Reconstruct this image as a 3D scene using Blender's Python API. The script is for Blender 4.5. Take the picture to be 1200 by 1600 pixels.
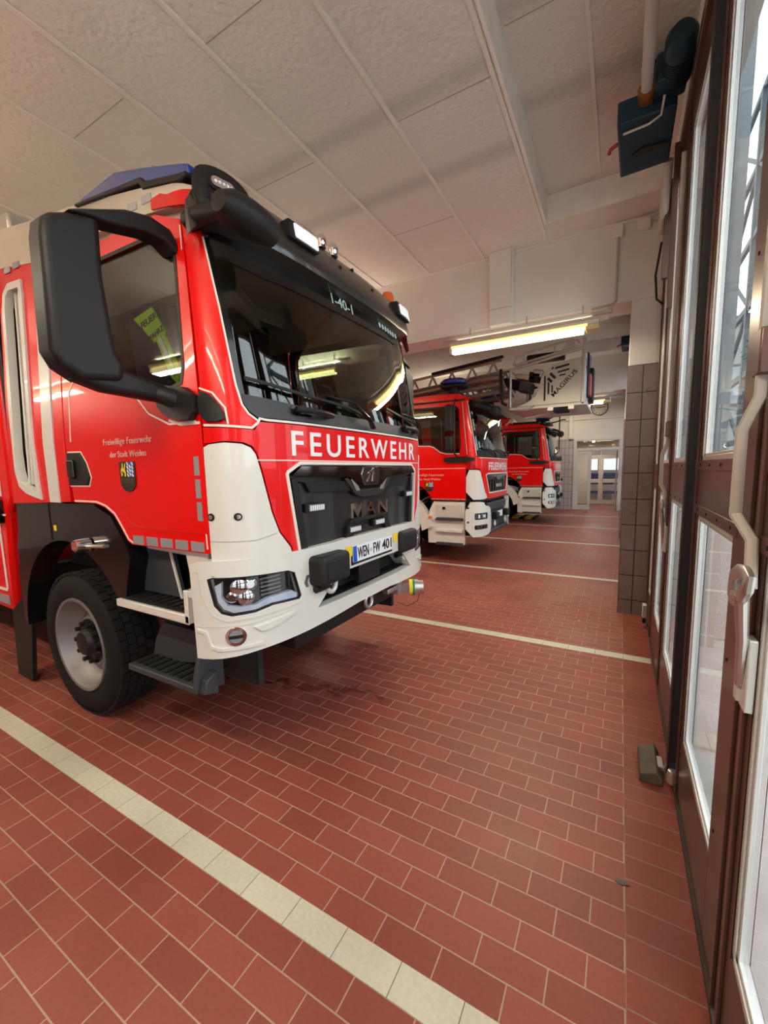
import bpy, bmesh, math, random
from mathutils import Vector, Matrix
from mathutils.geometry import tessellate_polygon
random.seed(4)
for o in list(bpy.data.objects): bpy.data.objects.remove(o)
SC = bpy.context.scene
COL = SC.collection
# ---------------------------------------------------------------- camera
cam_d = bpy.data.cameras.new('camera'); cam = bpy.data.objects.new('camera', cam_d); COL.objects.link(cam)
YAW, PITCH, ROLL = -0.497619981, -0.116850192, -0.0179939861
FPX, PPX, PPY = 630.833863, 626.022903, 810.038873
cy_, sy_, cp_, sp_ = math.cos(YAW), math.sin(YAW), math.cos(PITCH), math.sin(PITCH)
fw = Vector((sy_*cp_, cy_*cp_, sp_)); rt = Vector((cy_, -sy_, 0)); up = rt.cross(fw)
c_, s_ = math.cos(ROLL), math.sin(ROLL)
rt2 = c_*rt + s_*up; up2 = -s_*rt + c_*up
m = Matrix((rt2, up2, -fw)).transposed().to_4x4(); m.translation = Vector((0, 0, 1.75))
cam.matrix_world = m
cam_d.sensor_fit = 'VERTICAL'; cam_d.sensor_height = 32.0; cam_d.lens = FPX/1600*32.0
cam_d.shift_x = -(PPX-600)/1600; cam_d.shift_y = (PPY-800)/1600
cam_d.clip_start = 0.02; cam_d.clip_end = 300
SC.camera = cam
# ---------------------------------------------------------------- daylight and exposure
SC.view_settings.view_transform = 'Standard'; SC.view_settings.look = 'None'
SC.view_settings.gamma = 1; SC.view_settings.use_curve_mapping = False
SC.view_settings.exposure = 0.28
W = bpy.data.worlds.new('overcast_sky'); SC.world = W; W.use_nodes = True
bg = W.node_tree.nodes['Background']; bg.inputs[0].default_value = (0.90, 0.95, 1.0, 1); bg.inputs[1].default_value = 3.8
LAMP_W = 46.0
# ---------------------------------------------------------------- materials
MATS = {}
def mat(name, col, rough=0.5, metal=0.0, coat=0.0, emit=None, es=0.0, bump=None, var=None, spec=0.5):
    if name in MATS: return MATS[name]
    ma = bpy.data.materials.new(name); ma.use_nodes = True; nt = ma.node_tree
    b = nt.nodes['Principled BSDF']
    b.inputs['Base Color'].default_value = (*col, 1); b.inputs['Roughness'].default_value = rough
    b.inputs['Metallic'].default_value = metal; b.inputs['Coat Weight'].default_value = coat
    b.inputs['Coat Roughness'].default_value = 0.04
    b.inputs['Specular IOR Level'].default_value = spec
    if emit: b.inputs['Emission Color'].default_value = (*emit, 1); b.inputs['Emission Strength'].default_value = es
    if var:
        tc = nt.nodes.new('ShaderNodeTexCoord'); n = nt.nodes.new('ShaderNodeTexNoise'); n.inputs['Scale'].default_value = var[0]
        n.inputs['Detail'].default_value = 4
        r = nt.nodes.new('ShaderNodeMapRange'); r.inputs[1].default_value = 0.3; r.inputs[2].default_value = 0.7
        r.inputs[3].default_value = 1-var[1]; r.inputs[4].default_value = 1+var[1]*0.5
        mx = nt.nodes.new('ShaderNodeVectorMath'); mx.operation = 'SCALE'; mx.inputs[0].default_value = col
        nt.links.new(tc.outputs['Object'], n.inputs['Vector']); nt.links.new(n.outputs[0], r.inputs[0])
        nt.links.new(r.outputs[0], mx.inputs['Scale']); nt.links.new(mx.outputs[0], b.inputs['Base Color'])
    if bump:
        tc = nt.nodes.new('ShaderNodeTexCoord'); n = nt.nodes.new('ShaderNodeTexNoise'); n.inputs['Scale'].default_value = bump[0]
        n.inputs['Detail'].default_value = 5
        bp = nt.nodes.new('ShaderNodeBump'); bp.inputs['Strength'].default_value = bump[1]; bp.inputs['Distance'].default_value = bump[2]
        nt.links.new(tc.outputs['Object'], n.inputs['Vector']); nt.links.new(n.outputs[0], bp.inputs['Height'])
        nt.links.new(bp.outputs[0], b.inputs['Normal'])
    MATS[name] = ma; return ma
def glass(name, tint, rough=0.0, ior=1.5, boost=1.0):
    ma = bpy.data.materials.new(name); ma.use_nodes = True; nt = ma.node_tree
    for n in list(nt.nodes): nt.nodes.remove(n)
    out = nt.nodes.new('ShaderNodeOutputMaterial'); t = nt.nodes.new('ShaderNodeBsdfTransparent'); t.inputs[0].default_value = (*tint, 1)
    g = nt.nodes.new('ShaderNodeBsdfGlossy'); g.inputs['Roughness'].default_value = rough
    # Schlick reflectance of the two faces of a pane, equal from either side
    ge = nt.nodes.new('ShaderNodeNewGeometry'); dt = nt.nodes.new('ShaderNodeVectorMath'); dt.operation = 'DOT_PRODUCT'
    nt.links.new(ge.outputs['Incoming'], dt.inputs[0]); nt.links.new(ge.outputs['Normal'], dt.inputs[1])
    ab = nt.nodes.new('ShaderNodeMath'); ab.operation = 'ABSOLUTE'; nt.links.new(dt.outputs['Value'], ab.inputs[0])
    om = nt.nodes.new('ShaderNodeMath'); om.operation = 'SUBTRACT'; om.inputs[0].default_value = 1; nt.links.new(ab.outputs[0], om.inputs[1])
    pw = nt.nodes.new('ShaderNodeMath'); pw.operation = 'POWER'; pw.inputs[1].default_value = 5; nt.links.new(om.outputs[0], pw.inputs[0])
    f0 = ((ior-1)/(ior+1))**2
    ma_ = nt.nodes.new('ShaderNodeMath'); ma_.operation = 'MULTIPLY_ADD'; ma_.inputs[1].default_value = (1-f0)*.8; ma_.inputs[2].default_value = f0; nt.links.new(pw.outputs[0], ma_.inputs[0])
    mu = nt.nodes.new('ShaderNodeMath'); mu.operation = 'MULTIPLY'; mu.inputs[1].default_value = boost; mu.use_clamp = True
    mx = nt.nodes.new('ShaderNodeMixShader')
    nt.links.new(ma_.outputs[0], mu.inputs[0]); nt.links.new(mu.outputs[0], mx.inputs[0])
    nt.links.new(t.outputs[0], mx.inputs[1]); nt.links.new(g.outputs[0], mx.inputs[2]); nt.links.new(mx.outputs[0], out.inputs[0])
    MATS[name] = ma; return ma
def tile_mat(name, c1, c2, mortar, w, h, mw, off, origin, axes, rough=0.4, bumpd=0.002, vari=0.15):
    """brick/tile pattern; axes: which object coords feed brick x and y"""
    ma = bpy.data.materials.new(name); ma.use_nodes = True; nt = ma.node_tree; b = nt.nodes['Principled BSDF']
    tc = nt.nodes.new('ShaderNodeTexCoord'); sp = nt.nodes.new('ShaderNodeSeparateXYZ'); cb = nt.nodes.new('ShaderNodeCombineXYZ')
    nt.links.new(tc.outputs['Object'], sp.inputs[0])
    for i, a in enumerate(axes):
        ad = nt.nodes.new('ShaderNodeMath'); ad.operation = 'SUBTRACT'; ad.inputs[1].default_value = origin[i]
        nt.links.new(sp.outputs['XYZ'.index(a)], ad.inputs[0]); nt.links.new(ad.outputs[0], cb.inputs[i])
    br = nt.nodes.new('ShaderNodeTexBrick'); nt.links.new(cb.outputs[0], br.inputs['Vector'])
    br.offset = off; br.squash = 1; br.inputs['Scale'].default_value = 1
    br.inputs['Color1'].default_value = (*c1, 1); br.inputs['Color2'].default_value = (*c2, 1); br.inputs['Mortar'].default_value = (*mortar, 1)
    br.inputs['Mortar Size'].default_value = mw; br.inputs['Mortar Smooth'].default_value = 0.2
    br.inputs['Brick Width'].default_value = w; br.inputs['Row Height'].default_value = h
    n = nt.nodes.new('ShaderNodeTexNoise'); n.inputs['Scale'].default_value = 1.3; n.inputs['Detail'].default_value = 5
    nt.links.new(tc.outputs['Object'], n.inputs['Vector'])
    r = nt.nodes.new('ShaderNodeMapRange'); r.inputs[1].default_value = .3; r.inputs[2].default_value = .7; r.inputs[3].default_value = 1-vari; r.inputs[4].default_value = 1+vari
    nt.links.new(n.outputs[0], r.inputs[0])
    n2 = nt.nodes.new('ShaderNodeTexNoise'); n2.inputs['Scale'].default_value = 60; nt.links.new(tc.outputs['Object'], n2.inputs['Vector'])
    r2 = nt.nodes.new('ShaderNodeMapRange'); r2.inputs[1].default_value = .3; r2.inputs[2].default_value = .7; r2.inputs[3].default_value = .93; r2.inputs[4].default_value = 1.07
    nt.links.new(n2.outputs[0], r2.inputs[0])
    mm = nt.nodes.new('ShaderNodeMath'); mm.operation = 'MULTIPLY'; nt.links.new(r.outputs[0], mm.inputs[0]); nt.links.new(r2.outputs[0], mm.inputs[1])
    mx = nt.nodes.new('ShaderNodeVectorMath'); mx.operation = 'SCALE'
    nt.links.new(br.outputs['Color'], mx.inputs[0]); nt.links.new(mm.outputs[0], mx.inputs['Scale']); nt.links.new(mx.outputs[0], b.inputs['Base Color'])
    rr = nt.nodes.new('ShaderNodeMapRange'); rr.inputs[1].default_value = .3; rr.inputs[2].default_value = .7; rr.inputs[3].default_value = rough-.08; rr.inputs[4].default_value = rough+.1
    nt.links.new(n.outputs[0], rr.inputs[0]); nt.links.new(rr.outputs[0], b.inputs['Roughness'])
    bp = nt.nodes.new('ShaderNodeBump'); bp.invert = True; bp.inputs['Distance'].default_value = bumpd; bp.inputs['Strength'].default_value = .6
    nt.links.new(br.outputs['Fac'], bp.inputs['Height']); nt.links.new(bp.outputs[0], b.inputs['Normal'])
    MATS[name] = ma; return ma
RED = mat('fire_red_paint', (0.74, 0.0015, 0.0015), .32, coat=.30, spec=.25)
WHITE = mat('white_vehicle_paint', (0.68, 0.67, 0.62), .35, coat=.6)
CREAM = mat('cream_roof_paint', (0.62, 0.56, 0.46), .45)
PIN = mat('white_contour_tape', (0.80, 0.70, 0.62), .5)
BLK = mat('black_plastic', (0.011, 0.010, 0.010), .5, spec=.3)
BLKG = mat('gloss_black', (0.006, 0.005, 0.006), .18, coat=.35, spec=.3)
DARK = mat('dark_interior', (0.012, 0.012, 0.013), .8)
GREY = mat('dark_grey_plastic', (0.035, 0.04, 0.046), .55, bump=(300, .2, .001))
RUB = mat('tyre_rubber', (0.0085, 0.0075, 0.007), .85, spec=.25)
STEEL = mat('wheel_steel', (0.22, 0.205, 0.20), .5, metal=.5)
CHROME = mat('chrome', (0.8, 0.8, 0.8), .08, metal=1)
ALU = mat('aluminium', (0.62, 0.60, 0.57), .32, metal=.9)
LAMPW = mat('lens_white', (0.8, 0.82, 0.85), .15, coat=1)
REFL = mat('silver_reflector', (0.45, 0.47, 0.52), .25, metal=.5)
AMBER = mat('amber_lens', (0.85, 0.16, 0.01), .2, coat=1)
YEL = mat('yellow_sticker', (0.85, 0.6, 0.03), .5)
HIVIS = mat('hi_vis_yellow', (0.62, 0.95, 0.02), .6)
NAVY = mat('navy_cloth', (0.012, 0.016, 0.06), .9)
BLUE = mat('blue_beacon_plastic', (0.004, 0.045, 0.30), .15, coat=.6)
LET = mat('white_lettering', (0.82, 0.80, 0.80), .5)
LETR = mat('pale_pink_lettering', (0.75, 0.42, 0.36), .5)
GLS = glass('vehicle_glass', (0.60, 0.64, 0.60), 0, 1.5, 1.8)
GLS2 = glass('side_window_glass', (0.66, 0.70, 0.66), 0, 1.5, 0.9)
CLEAR = glass('clear_lens', (0.93, 0.94, 0.95), 0, 1.45)
PANE = glass('door_glass', (0.95, 0.97, 0.97), 0, 1.5)
DOORB = mat('brown_anodised_aluminium', (0.155, 0.085, 0.070), .30, metal=.55, var=(3, .2))
SEAL = mat('black_rubber_seal', (0.006, 0.006, 0.007), .6)
BEAD = mat('silver_glazing_bead', (0.66, 0.68, 0.66), .3, metal=.4)
WALLP = mat('wall_paint', (0.72, 0.66, 0.61), .8, var=(1.2, .06))
BEAMP = mat('beam_paint', (0.74, 0.70, 0.65), .8, var=(1.5, .07))
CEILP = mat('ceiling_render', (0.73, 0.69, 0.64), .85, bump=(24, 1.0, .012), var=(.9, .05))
def ceiling_bands(ma, ys):  # soft darker bands across the ceiling, one at each given depth
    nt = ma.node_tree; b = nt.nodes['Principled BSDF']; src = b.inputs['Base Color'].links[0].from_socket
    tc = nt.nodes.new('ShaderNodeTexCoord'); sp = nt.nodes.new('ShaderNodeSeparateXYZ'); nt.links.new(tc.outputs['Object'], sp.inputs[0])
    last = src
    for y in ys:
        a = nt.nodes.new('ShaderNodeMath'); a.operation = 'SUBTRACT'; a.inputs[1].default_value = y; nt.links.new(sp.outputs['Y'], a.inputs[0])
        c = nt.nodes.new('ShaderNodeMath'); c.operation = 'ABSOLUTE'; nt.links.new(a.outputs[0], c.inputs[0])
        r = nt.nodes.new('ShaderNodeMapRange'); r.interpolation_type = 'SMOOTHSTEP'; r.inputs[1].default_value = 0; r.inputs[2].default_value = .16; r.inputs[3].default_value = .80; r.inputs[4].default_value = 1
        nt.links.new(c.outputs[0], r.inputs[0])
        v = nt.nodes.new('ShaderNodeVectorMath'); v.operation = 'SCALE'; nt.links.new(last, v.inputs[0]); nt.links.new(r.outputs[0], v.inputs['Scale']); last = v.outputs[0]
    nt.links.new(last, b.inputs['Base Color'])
ceiling_bands(CEILP, (3.72, 2.93))
TRIMP = mat('ceiling_batten_paint', (0.76, 0.72, 0.67), .7)
LITETRIM = mat('recess_lining_paint', (0.82, 0.80, 0.76), .6, var=(6, .1))
FRAMEW = mat('white_door_frame', (0.60, 0.57, 0.52), .5)
PETROL = mat('petrol_blue_enamel', (0.006, 0.026, 0.045), .45, spec=.3)
PIPEP = mat('painted_pipe', (0.45, 0.41, 0.37), .5)
COPPER = mat('rusty_collar', (0.28, 0.10, 0.03), .5, metal=.5)
FLOOR = tile_mat('red_clinker_tiles', (0.262, 0.062, 0.043), (0.205, 0.049, 0.036), (0.36, 0.235, 0.175), .2365, .1115, .0030, .5, (-.0355, .978), 'XY', .46, vari=.12)
def wet_stain(ma):
    nt = ma.node_tree; b = nt.nodes['Principled BSDF']; src = b.inputs['Base Color'].links[0].from_socket; rs = b.inputs['Roughness'].links[0].from_socket
    def N(op, a, c=None, **k):
        n = nt.nodes.new('ShaderNodeMath'); n.operation = op
        for i, v in enumerate((a, c)):
            if v is None: continue
            if isinstance(v, (int, float)): n.inputs[i].default_value = v
            else: nt.links.new(v, n.inputs[i])
        return n.outputs[0]
    tc = nt.nodes.new('ShaderNodeTexCoord'); sp = nt.nodes.new('ShaderNodeSeparateXYZ'); nt.links.new(tc.outputs['Object'], sp.inputs[0])
    no = nt.nodes.new('ShaderNodeTexNoise'); no.inputs['Scale'].default_value = 5; no.inputs['Detail'].default_value = 6; nt.links.new(tc.outputs['Object'], no.inputs['Vector'])
    X, Y = sp.outputs['X'], sp.outputs['Y']
    d = N('SUBTRACT', Y, N('ADD', N('MULTIPLY', X, WET[0]), WET[1]))
    d = N('ABSOLUTE', N('ADD', d, N('MULTIPLY', N('SUBTRACT', no.outputs[0], .5), .5)))
    e = N('ABSOLUTE', N('SUBTRACT', X, WET[2]))
    def step(v, lo, hi):
        r = nt.nodes.new('ShaderNodeMapRange'); r.interpolation_type = 'SMOOTHSTEP'; r.inputs[1].default_value = lo; r.inputs[2].default_value = hi; r.inputs[3].default_value = 1; r.inputs[4].default_value = 0
        nt.links.new(v, r.inputs[0]); return r.outputs[0]
    mk = N('MULTIPLY', step(d, .02, .06), step(e, WET[3]*.8, WET[3]))
    v = nt.nodes.new('ShaderNodeVectorMath'); v.operation = 'SCALE'; nt.links.new(src, v.inputs[0]); nt.links.new(N('SUBTRACT', 1, N('MULTIPLY', mk, .32)), v.inputs['Scale']); nt.links.new(v.outputs[0], b.inputs['Base Color'])
    nt.links.new(N('SUBTRACT', rs, N('MULTIPLY', mk, .25)), b.inputs['Roughness'])
WET = (.20, 2.83, -2.25, .85)
wet_stain(FLOOR)
FLOOR2 = tile_mat('red_clinker_tiles_edge', (0.235, 0.05, 0.032), (0.20, 0.043, 0.028), (0.24, 0.15, 0.11), .5, .1195, .003, .0, (.085, 1.32), 'XY', .4, vari=.15)
STRIP = tile_mat('cream_strip_tiles', (0.52, 0.485, 0.40), (0.48, 0.445, 0.365), (0.12, 0.09, 0.07), .2365, .60, .0016, 0, (-1.092, .3), 'XY', .5)
PTILE = tile_mat('brown_wall_tiles', (0.225, 0.17, 0.15), (0.205, 0.152, 0.135), (0.022, 0.007, 0.007), .1505, .3005, .0055, 0, (.03, -.125), 'XZ', .3, vari=.06)
PTILEY = tile_mat('brown_wall_tiles_side', (0.225, 0.17, 0.15), (0.205, 0.152, 0.135), (0.022, 0.007, 0.007), .1505, .3005, .0055, 0, (5.39, -.125), 'YZ', .3, vari=.06)
FTILE = tile_mat('pale_wall_tiles', (0.50, 0.45, 0.45), (0.47, 0.42, 0.42), (0.08, 0.04, 0.05), .1505, .3005, .006, 0, (.03, -.125), 'XZ', .3, vari=.06)
PAVE = mat('concrete_paving', (0.46, 0.435, 0.41), .9, var=(2.5, .18), bump=(25, .5, .01))
STONE = tile_mat('granite_cladding', (0.40, 0.37, 0.335), (0.37, 0.345, 0.31), (0.55, 0.53, 0.5), .6, .62, .008, 0, (0.2, .1), 'XZ', .6, vari=.2)
RENDER = mat('pale_facade', (0.30, 0.32, 0.32), .9, var=(.6, .1))
GALV = mat('galvanised_steel', (0.07, 0.09, 0.10), .6, metal=.2)
TUBE = mat('fluorescent_tube', (1, .95, .7), .5, emit=(1.0, 0.86, 0.42), es=5.0)
DIFF = mat('lamp_diffuser', (.85, .75, .45), .4, emit=(1.0, 0.72, 0.22), es=.9)

# ---------------------------------------------------------------- mesh helpers
class MB:
    def __init__(k): k.bm = bmesh.new()
    def box(k, x0, x1, y0, y1, z0, z1, rot=None, at=None):
        vs = [k.bm.verts.new((x, y, z)) for x in (x0, x1) for y in (y0, y1) for z in (z0, z1)]
        for f in ((0,1,3,2),(4,6,7,5),(0,4,5,1),(2,3,7,6),(0,2,6,4),(1,5,7,3)): k.bm.faces.new([vs[i] for i in f])
        if rot is not None:
            c = Vector(at) if at else Vector(((x0+x1)/2, (y0+y1)/2, (z0+z1)/2))
            for v in vs: v.co = c + rot @ (v.co - c)
        return k
    def prism(k, pts, axis, a, b):
        """pts 2-D polygon; axis 'x','y','z' extruded from a to b"""
        def P(p, t): return {'x': (t, p[0], p[1]), 'y': (p[0], t, p[1]), 'z': (p[0], p[1], t)}[axis]
        A = [k.bm.verts.new(P(p, a)) for p in pts]; B = [k.bm.verts.new(P(p, b)) for p in pts]
        k.bm.faces.new(A); k.bm.faces.new(B[::-1]); n = len(pts)
        for i in range(n): k.bm.faces.new([A[i], B[i], B[(i+1) % n], A[(i+1) % n]])
        return k
    def tube(k, pts, r, seg=10, cap=True, flat=None):
        pts = [Vector(p) for p in pts]; rings = []
        prev = None
        for i, p in enumerate(pts):
            if i == 0: d = pts[1]-p
            elif i == len(pts)-1: d = p-pts[-2]
            else: d = (pts[i+1]-p).normalized()+(p-pts[i-1]).normalized()
            d.normalize()
            if prev is None:
                a = Vector((0, 0, 1)) if abs(d.z) < .9 else Vector((1, 0, 0))
                u = d.cross(a).normalized()
            else: u = (prev - d*prev.dot(d)).normalized()
            prev = u; w = d.cross(u)
            rr = r[i] if isinstance(r, (list, tuple)) else r
            rings.append([k.bm.verts.new(p+u*math.cos(t*2*math.pi/seg)*rr+w*math.sin(t*2*math.pi/seg)*rr*(flat or 1)) for t in range(seg)])
        for A, B in zip(rings, rings[1:]):
            for i in range(seg): k.bm.faces.new([A[i], A[(i+1) % seg], B[(i+1) % seg], B[i]])
        if cap: k.bm.faces.new(rings[0][::-1]); k.bm.faces.new(rings[-1])
        return k
    def lathe(k, prof, axis, c, seg=48, cap=True):
        """prof: (r, t) pairs; axis letter; c centre"""
        rings = []
        for r, t in prof:
            ring = []
            for i in range(seg):
                a = i*2*math.pi/seg; u, w = r*math.cos(a), r*math.sin(a)
                p = {'x': (t, u, w), 'y': (u, t, w), 'z': (u, w, t)}[axis]
                ring.append(k.bm.verts.new((p[0]+c[0], p[1]+c[1], p[2]+c[2])))
            rings.append(ring)
        for A, B in zip(rings, rings[1:]):
            for i in range(seg): k.bm.faces.new([A[i], A[(i+1) % seg], B[(i+1) % seg], B[i]])
        if cap and prof[0][0] > 1e-6: k.bm.faces.new(rings[0][::-1])
        if cap and prof[-1][0] > 1e-6: k.bm.faces.new(rings[-1])
        return k
    def hull(k, pts):
        vs = [k.bm.verts.new(p) for p in pts]
        r = bmesh.ops.convex_hull(k.bm, input=vs)
        bmesh.ops.delete(k.bm, geom=[g for g in r['geom_interior'] if isinstance(g, bmesh.types.BMVert)], context='VERTS')
        return k
    def build(k, name, m, parent=None, bevel=0.0, seg=2, smooth=None, label=None):
        bm = k.bm
        bmesh.ops.remove_doubles(bm, verts=bm.verts, dist=1e-6)
        bmesh.ops.recalc_face_normals(bm, faces=bm.faces)
        me = bpy.data.meshes.new(name); bm.to_mesh(me); bm.free()
        me.materials.append(m)
        o = bpy.data.objects.new(name, me); COL.objects.link(o)
        if parent is not None: o.parent = parent
        if smooth is None: smooth = 35
        if smooth:
            for p in me.polygons: p.use_smooth = True
            me.set_sharp_from_angle(angle=math.radians(smooth))
        if bevel:
            b = o.modifiers.new('bevel', 'BEVEL'); b.width = bevel; b.segments = seg; b.limit_method = 'ANGLE'; b.angle_limit = math.radians(40)
            b.harden_normals = False
        if label: o['label'] = label
        return o
def thing(name, label, cat, loc=(0, 0, 0), group=None):
    o = bpy.data.objects.new(name, None); COL.objects.link(o); o.location = loc; o.empty_display_size = .1
    o['label'] = label; o['category'] = cat
    if group: o['group'] = group
    return o
def tag(o, label, cat, group=None):
    o['label'] = label; o['category'] = cat
    if group: o['group'] = group
    return o
def struct(o, label=None):
    o['kind'] = 'structure'
    if label: o['label'] = label
    return o
def sheet_from(bm2, skin, off, th, name, m, parent, bevel=0.0, label=None, smooth=30):
    """bm2: flat bmesh in (s,z); wrap on the skin with thickness"""
    bmesh.ops.remove_doubles(bm2, verts=bm2.verts, dist=1e-5)
    bm2.verts.ensure_lookup_table()
    out = MB(); top = {}; bot = {}
    for v in bm2.verts:
        s, z = v.co.x, v.co.y
        top[v] = out.bm.verts.new(skin.at(s, z, off)); bot[v] = out.bm.verts.new(skin.at(s, z, off-th))
    for f in bm2.faces:
        try:
            out.bm.faces.new([top[v] for v in f.verts]); fb = out.bm.faces.new([bot[v] for v in reversed(f.verts)]); fb.material_index = 1
        except ValueError: pass
    for e in bm2.edges:
        if len(e.link_faces) == 1:
            a, b = e.verts
            out.bm.faces.new([top[a], top[b], bot[b], bot[a]])
    bm2.free()
    o = out.build(name, m, parent, bevel=bevel, label=label, smooth=smooth)
    o.data.materials.append(m if (th < .02 or m.name == 'door_glass') else MATS['dark_interior'])
    return o
def flat_bm(loops, ds=.06, dz=.25):
    tris = tessellate_polygon([[Vector((p[0], p[1], 0)) for p in l] for l in loops])
    bm = bmesh.new(); vs = [bm.verts.new((p[0], p[1], 0)) for l in loops for p in l]
    for t in tris:
        try: bm.faces.new([vs[i] for i in t])
        except ValueError: pass
    xs = [p[0] for l in loops for p in l]; ys = [p[1] for l in loops for p in l]
    def cuts(lo, hi, d, ax):
        n = int(math.floor(lo/d))+1
        while n*d < hi-1e-4:
            if n*d > lo+1e-4:
                co = Vector((n*d, 0, 0)) if ax == 0 else Vector((0, n*d, 0)); no = Vector((1, 0, 0)) if ax == 0 else Vector((0, 1, 0))
                bmesh.ops.bisect_plane(bm, geom=bm.verts[:]+bm.edges[:]+bm.faces[:], dist=1e-5, plane_co=co, plane_no=no)
            n += 1
    cuts(min(xs), max(xs), ds, 0); cuts(min(ys), max(ys), dz, 1)
    return bm
def panel(skin, loops, m, parent, name, off=0.0, th=.03, bevel=.004, mirror=False, label=None, ds=.06, dz=.25):
    if not isinstance(loops[0][0], (list, tuple)): loops = [loops]
    if mirror: loops = [[(-a, b) for a, b in l] for l in loops]
    return sheet_from(flat_bm(loops, ds, dz), skin, off, th, name, m, parent, bevel, label)
def ribbon(skin, pts, w, m, parent, name, off=.003, closed=False, mirror=False, th=.003):
    if mirror: pts = [(-a, b) for a, b in pts]
    P = [Vector((p[0], p[1])) for p in pts]
    n = len(P); L, R = [], []
    for i in range(n):
        a = P[(i-1) % n] if (closed or i > 0) else P[i]; b = P[(i+1) % n] if (closed or i < n-1) else P[i]
        d1 = (P[i]-a); d2 = (b-P[i])
        d1 = d1.normalized() if d1.length > 1e-9 else d2.normalized(); d2 = d2.normalized() if d2.length > 1e-9 else d1
        t = (d1+d2); t = t.normalized() if t.length > 1e-6 else d1
        nn = Vector((-t.y, t.x)); k = 1/max(.5, nn.dot(Vector((-d1.y, d1.x))))
        L.append(P[i]+nn*w/2*k); R.append(P[i]-nn*w/2*k)
    bm = bmesh.new(); lv = [bm.verts.new((*p, 0)) for p in L]; rv = [bm.verts.new((*p, 0)) for p in R]
    for i in range(n if closed else n-1):
        j = (i+1) % n; bm.faces.new([lv[i], lv[j], rv[j], rv[i]])
    x0 = min(p[0] for p in pts); x1 = max(p[0] for p in pts); q = math.floor(x0/.06)+1
    while q*.06 < x1:
        bmesh.ops.bisect_plane(bm, geom=bm.verts[:]+bm.edges[:]+bm.faces[:], dist=1e-5, plane_co=(q*.06, 0, 0), plane_no=(1, 0, 0)); q += 1
    return sheet_from(bm, skin, off, th, name, m, parent)
def text_bm(body, spacing=1.0, bold=0.0):
    cu = bpy.data.curves.new('txt', 'FONT'); cu.body = body; cu.space_character = spacing; cu.resolution_u = 4; cu.offset = bold
    o = bpy.data.objects.new('txt', cu); COL.objects.link(o)
    bpy.context.view_layer.update()
    me = bpy.data.meshes.new_from_object(o.evaluated_get(bpy.context.evaluated_depsgraph_get()))
    bpy.data.objects.remove(o); bpy.data.curves.remove(cu)
    bm = bmesh.new(); bm.from_mesh(me); bpy.data.meshes.remove(me)
    bmesh.ops.remove_doubles(bm, verts=bm.verts, dist=1e-5)
    return bm
def fit(bm, x0, x1, y0, y1):
    xs = [v.co.x for v in bm.verts]; ys = [v.co.y for v in bm.verts]
    for v in bm.verts:
        v.co.x = x0+(v.co.x-min(xs))/(max(xs)-min(xs))*(x1-x0); v.co.y = y0+(v.co.y-min(ys))/(max(ys)-min(ys))*(y1-y0); v.co.z = 0
    return bm
def skin_text(skin, body, s0, s1, z0, z1, m, parent, name='lettering', off=.004, th=.003, spacing=1.0, bold=0.0, rot=0.0, label=None):
    bm = fit(text_bm(body, spacing, bold), s0, s1, z0, z1)
    if rot:
        cx, cz = (s0+s1)/2, (z0+z1)/2
        for v in bm.verts:
            dx, dz = v.co.x-cx, v.co.y-cz
            v.co.x = cx+dx*math.cos(rot)-dz*math.sin(rot); v.co.y = cz+dx*math.sin(rot)+dz*math.cos(rot)
    return sheet_from(bm, skin, off, th, name, m, parent, label=label)
class Flat:
    """plane as a skin: origin o, direction u (s), up z, normal n"""
    def __init__(k, o, u, n): k.o, k.u, k.n = Vector(o), Vector(u), Vector(n)
    def at(k, s, z, off=0.0): p = k.o+k.u*s+k.n*off; return (p.x, p.y, p.z+z)
def rrect(x0, x1, y0, y1, r, n=4):
    pts = []
    for cx, cy, a in ((x1-r, y1-r, 0), (x0+r, y1-r, 90), (x0+r, y0+r, 180), (x1-r, y0+r, 270)):
        for i in range(n+1):
            t = math.radians(a+90*i/n); pts.append((cx+r*math.cos(t), cy+r*math.sin(t)))
    return pts
def circ(cx, cy, r, n=20): return [(cx+r*math.cos(i*2*math.pi/n), cy+r*math.sin(i*2*math.pi/n)) for i in range(n)]
def smooth_poly(pts, it=2):
    for _ in range(it):
        q = []
        for i in range(len(pts)):
            a, b = pts[i], pts[(i+1) % len(pts)]
            q += [(a[0]*.75+b[0]*.25, a[1]*.75+b[1]*.25), (a[0]*.25+b[0]*.75, a[1]*.25+b[1]*.75)]
        pts = q
    return pts
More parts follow.
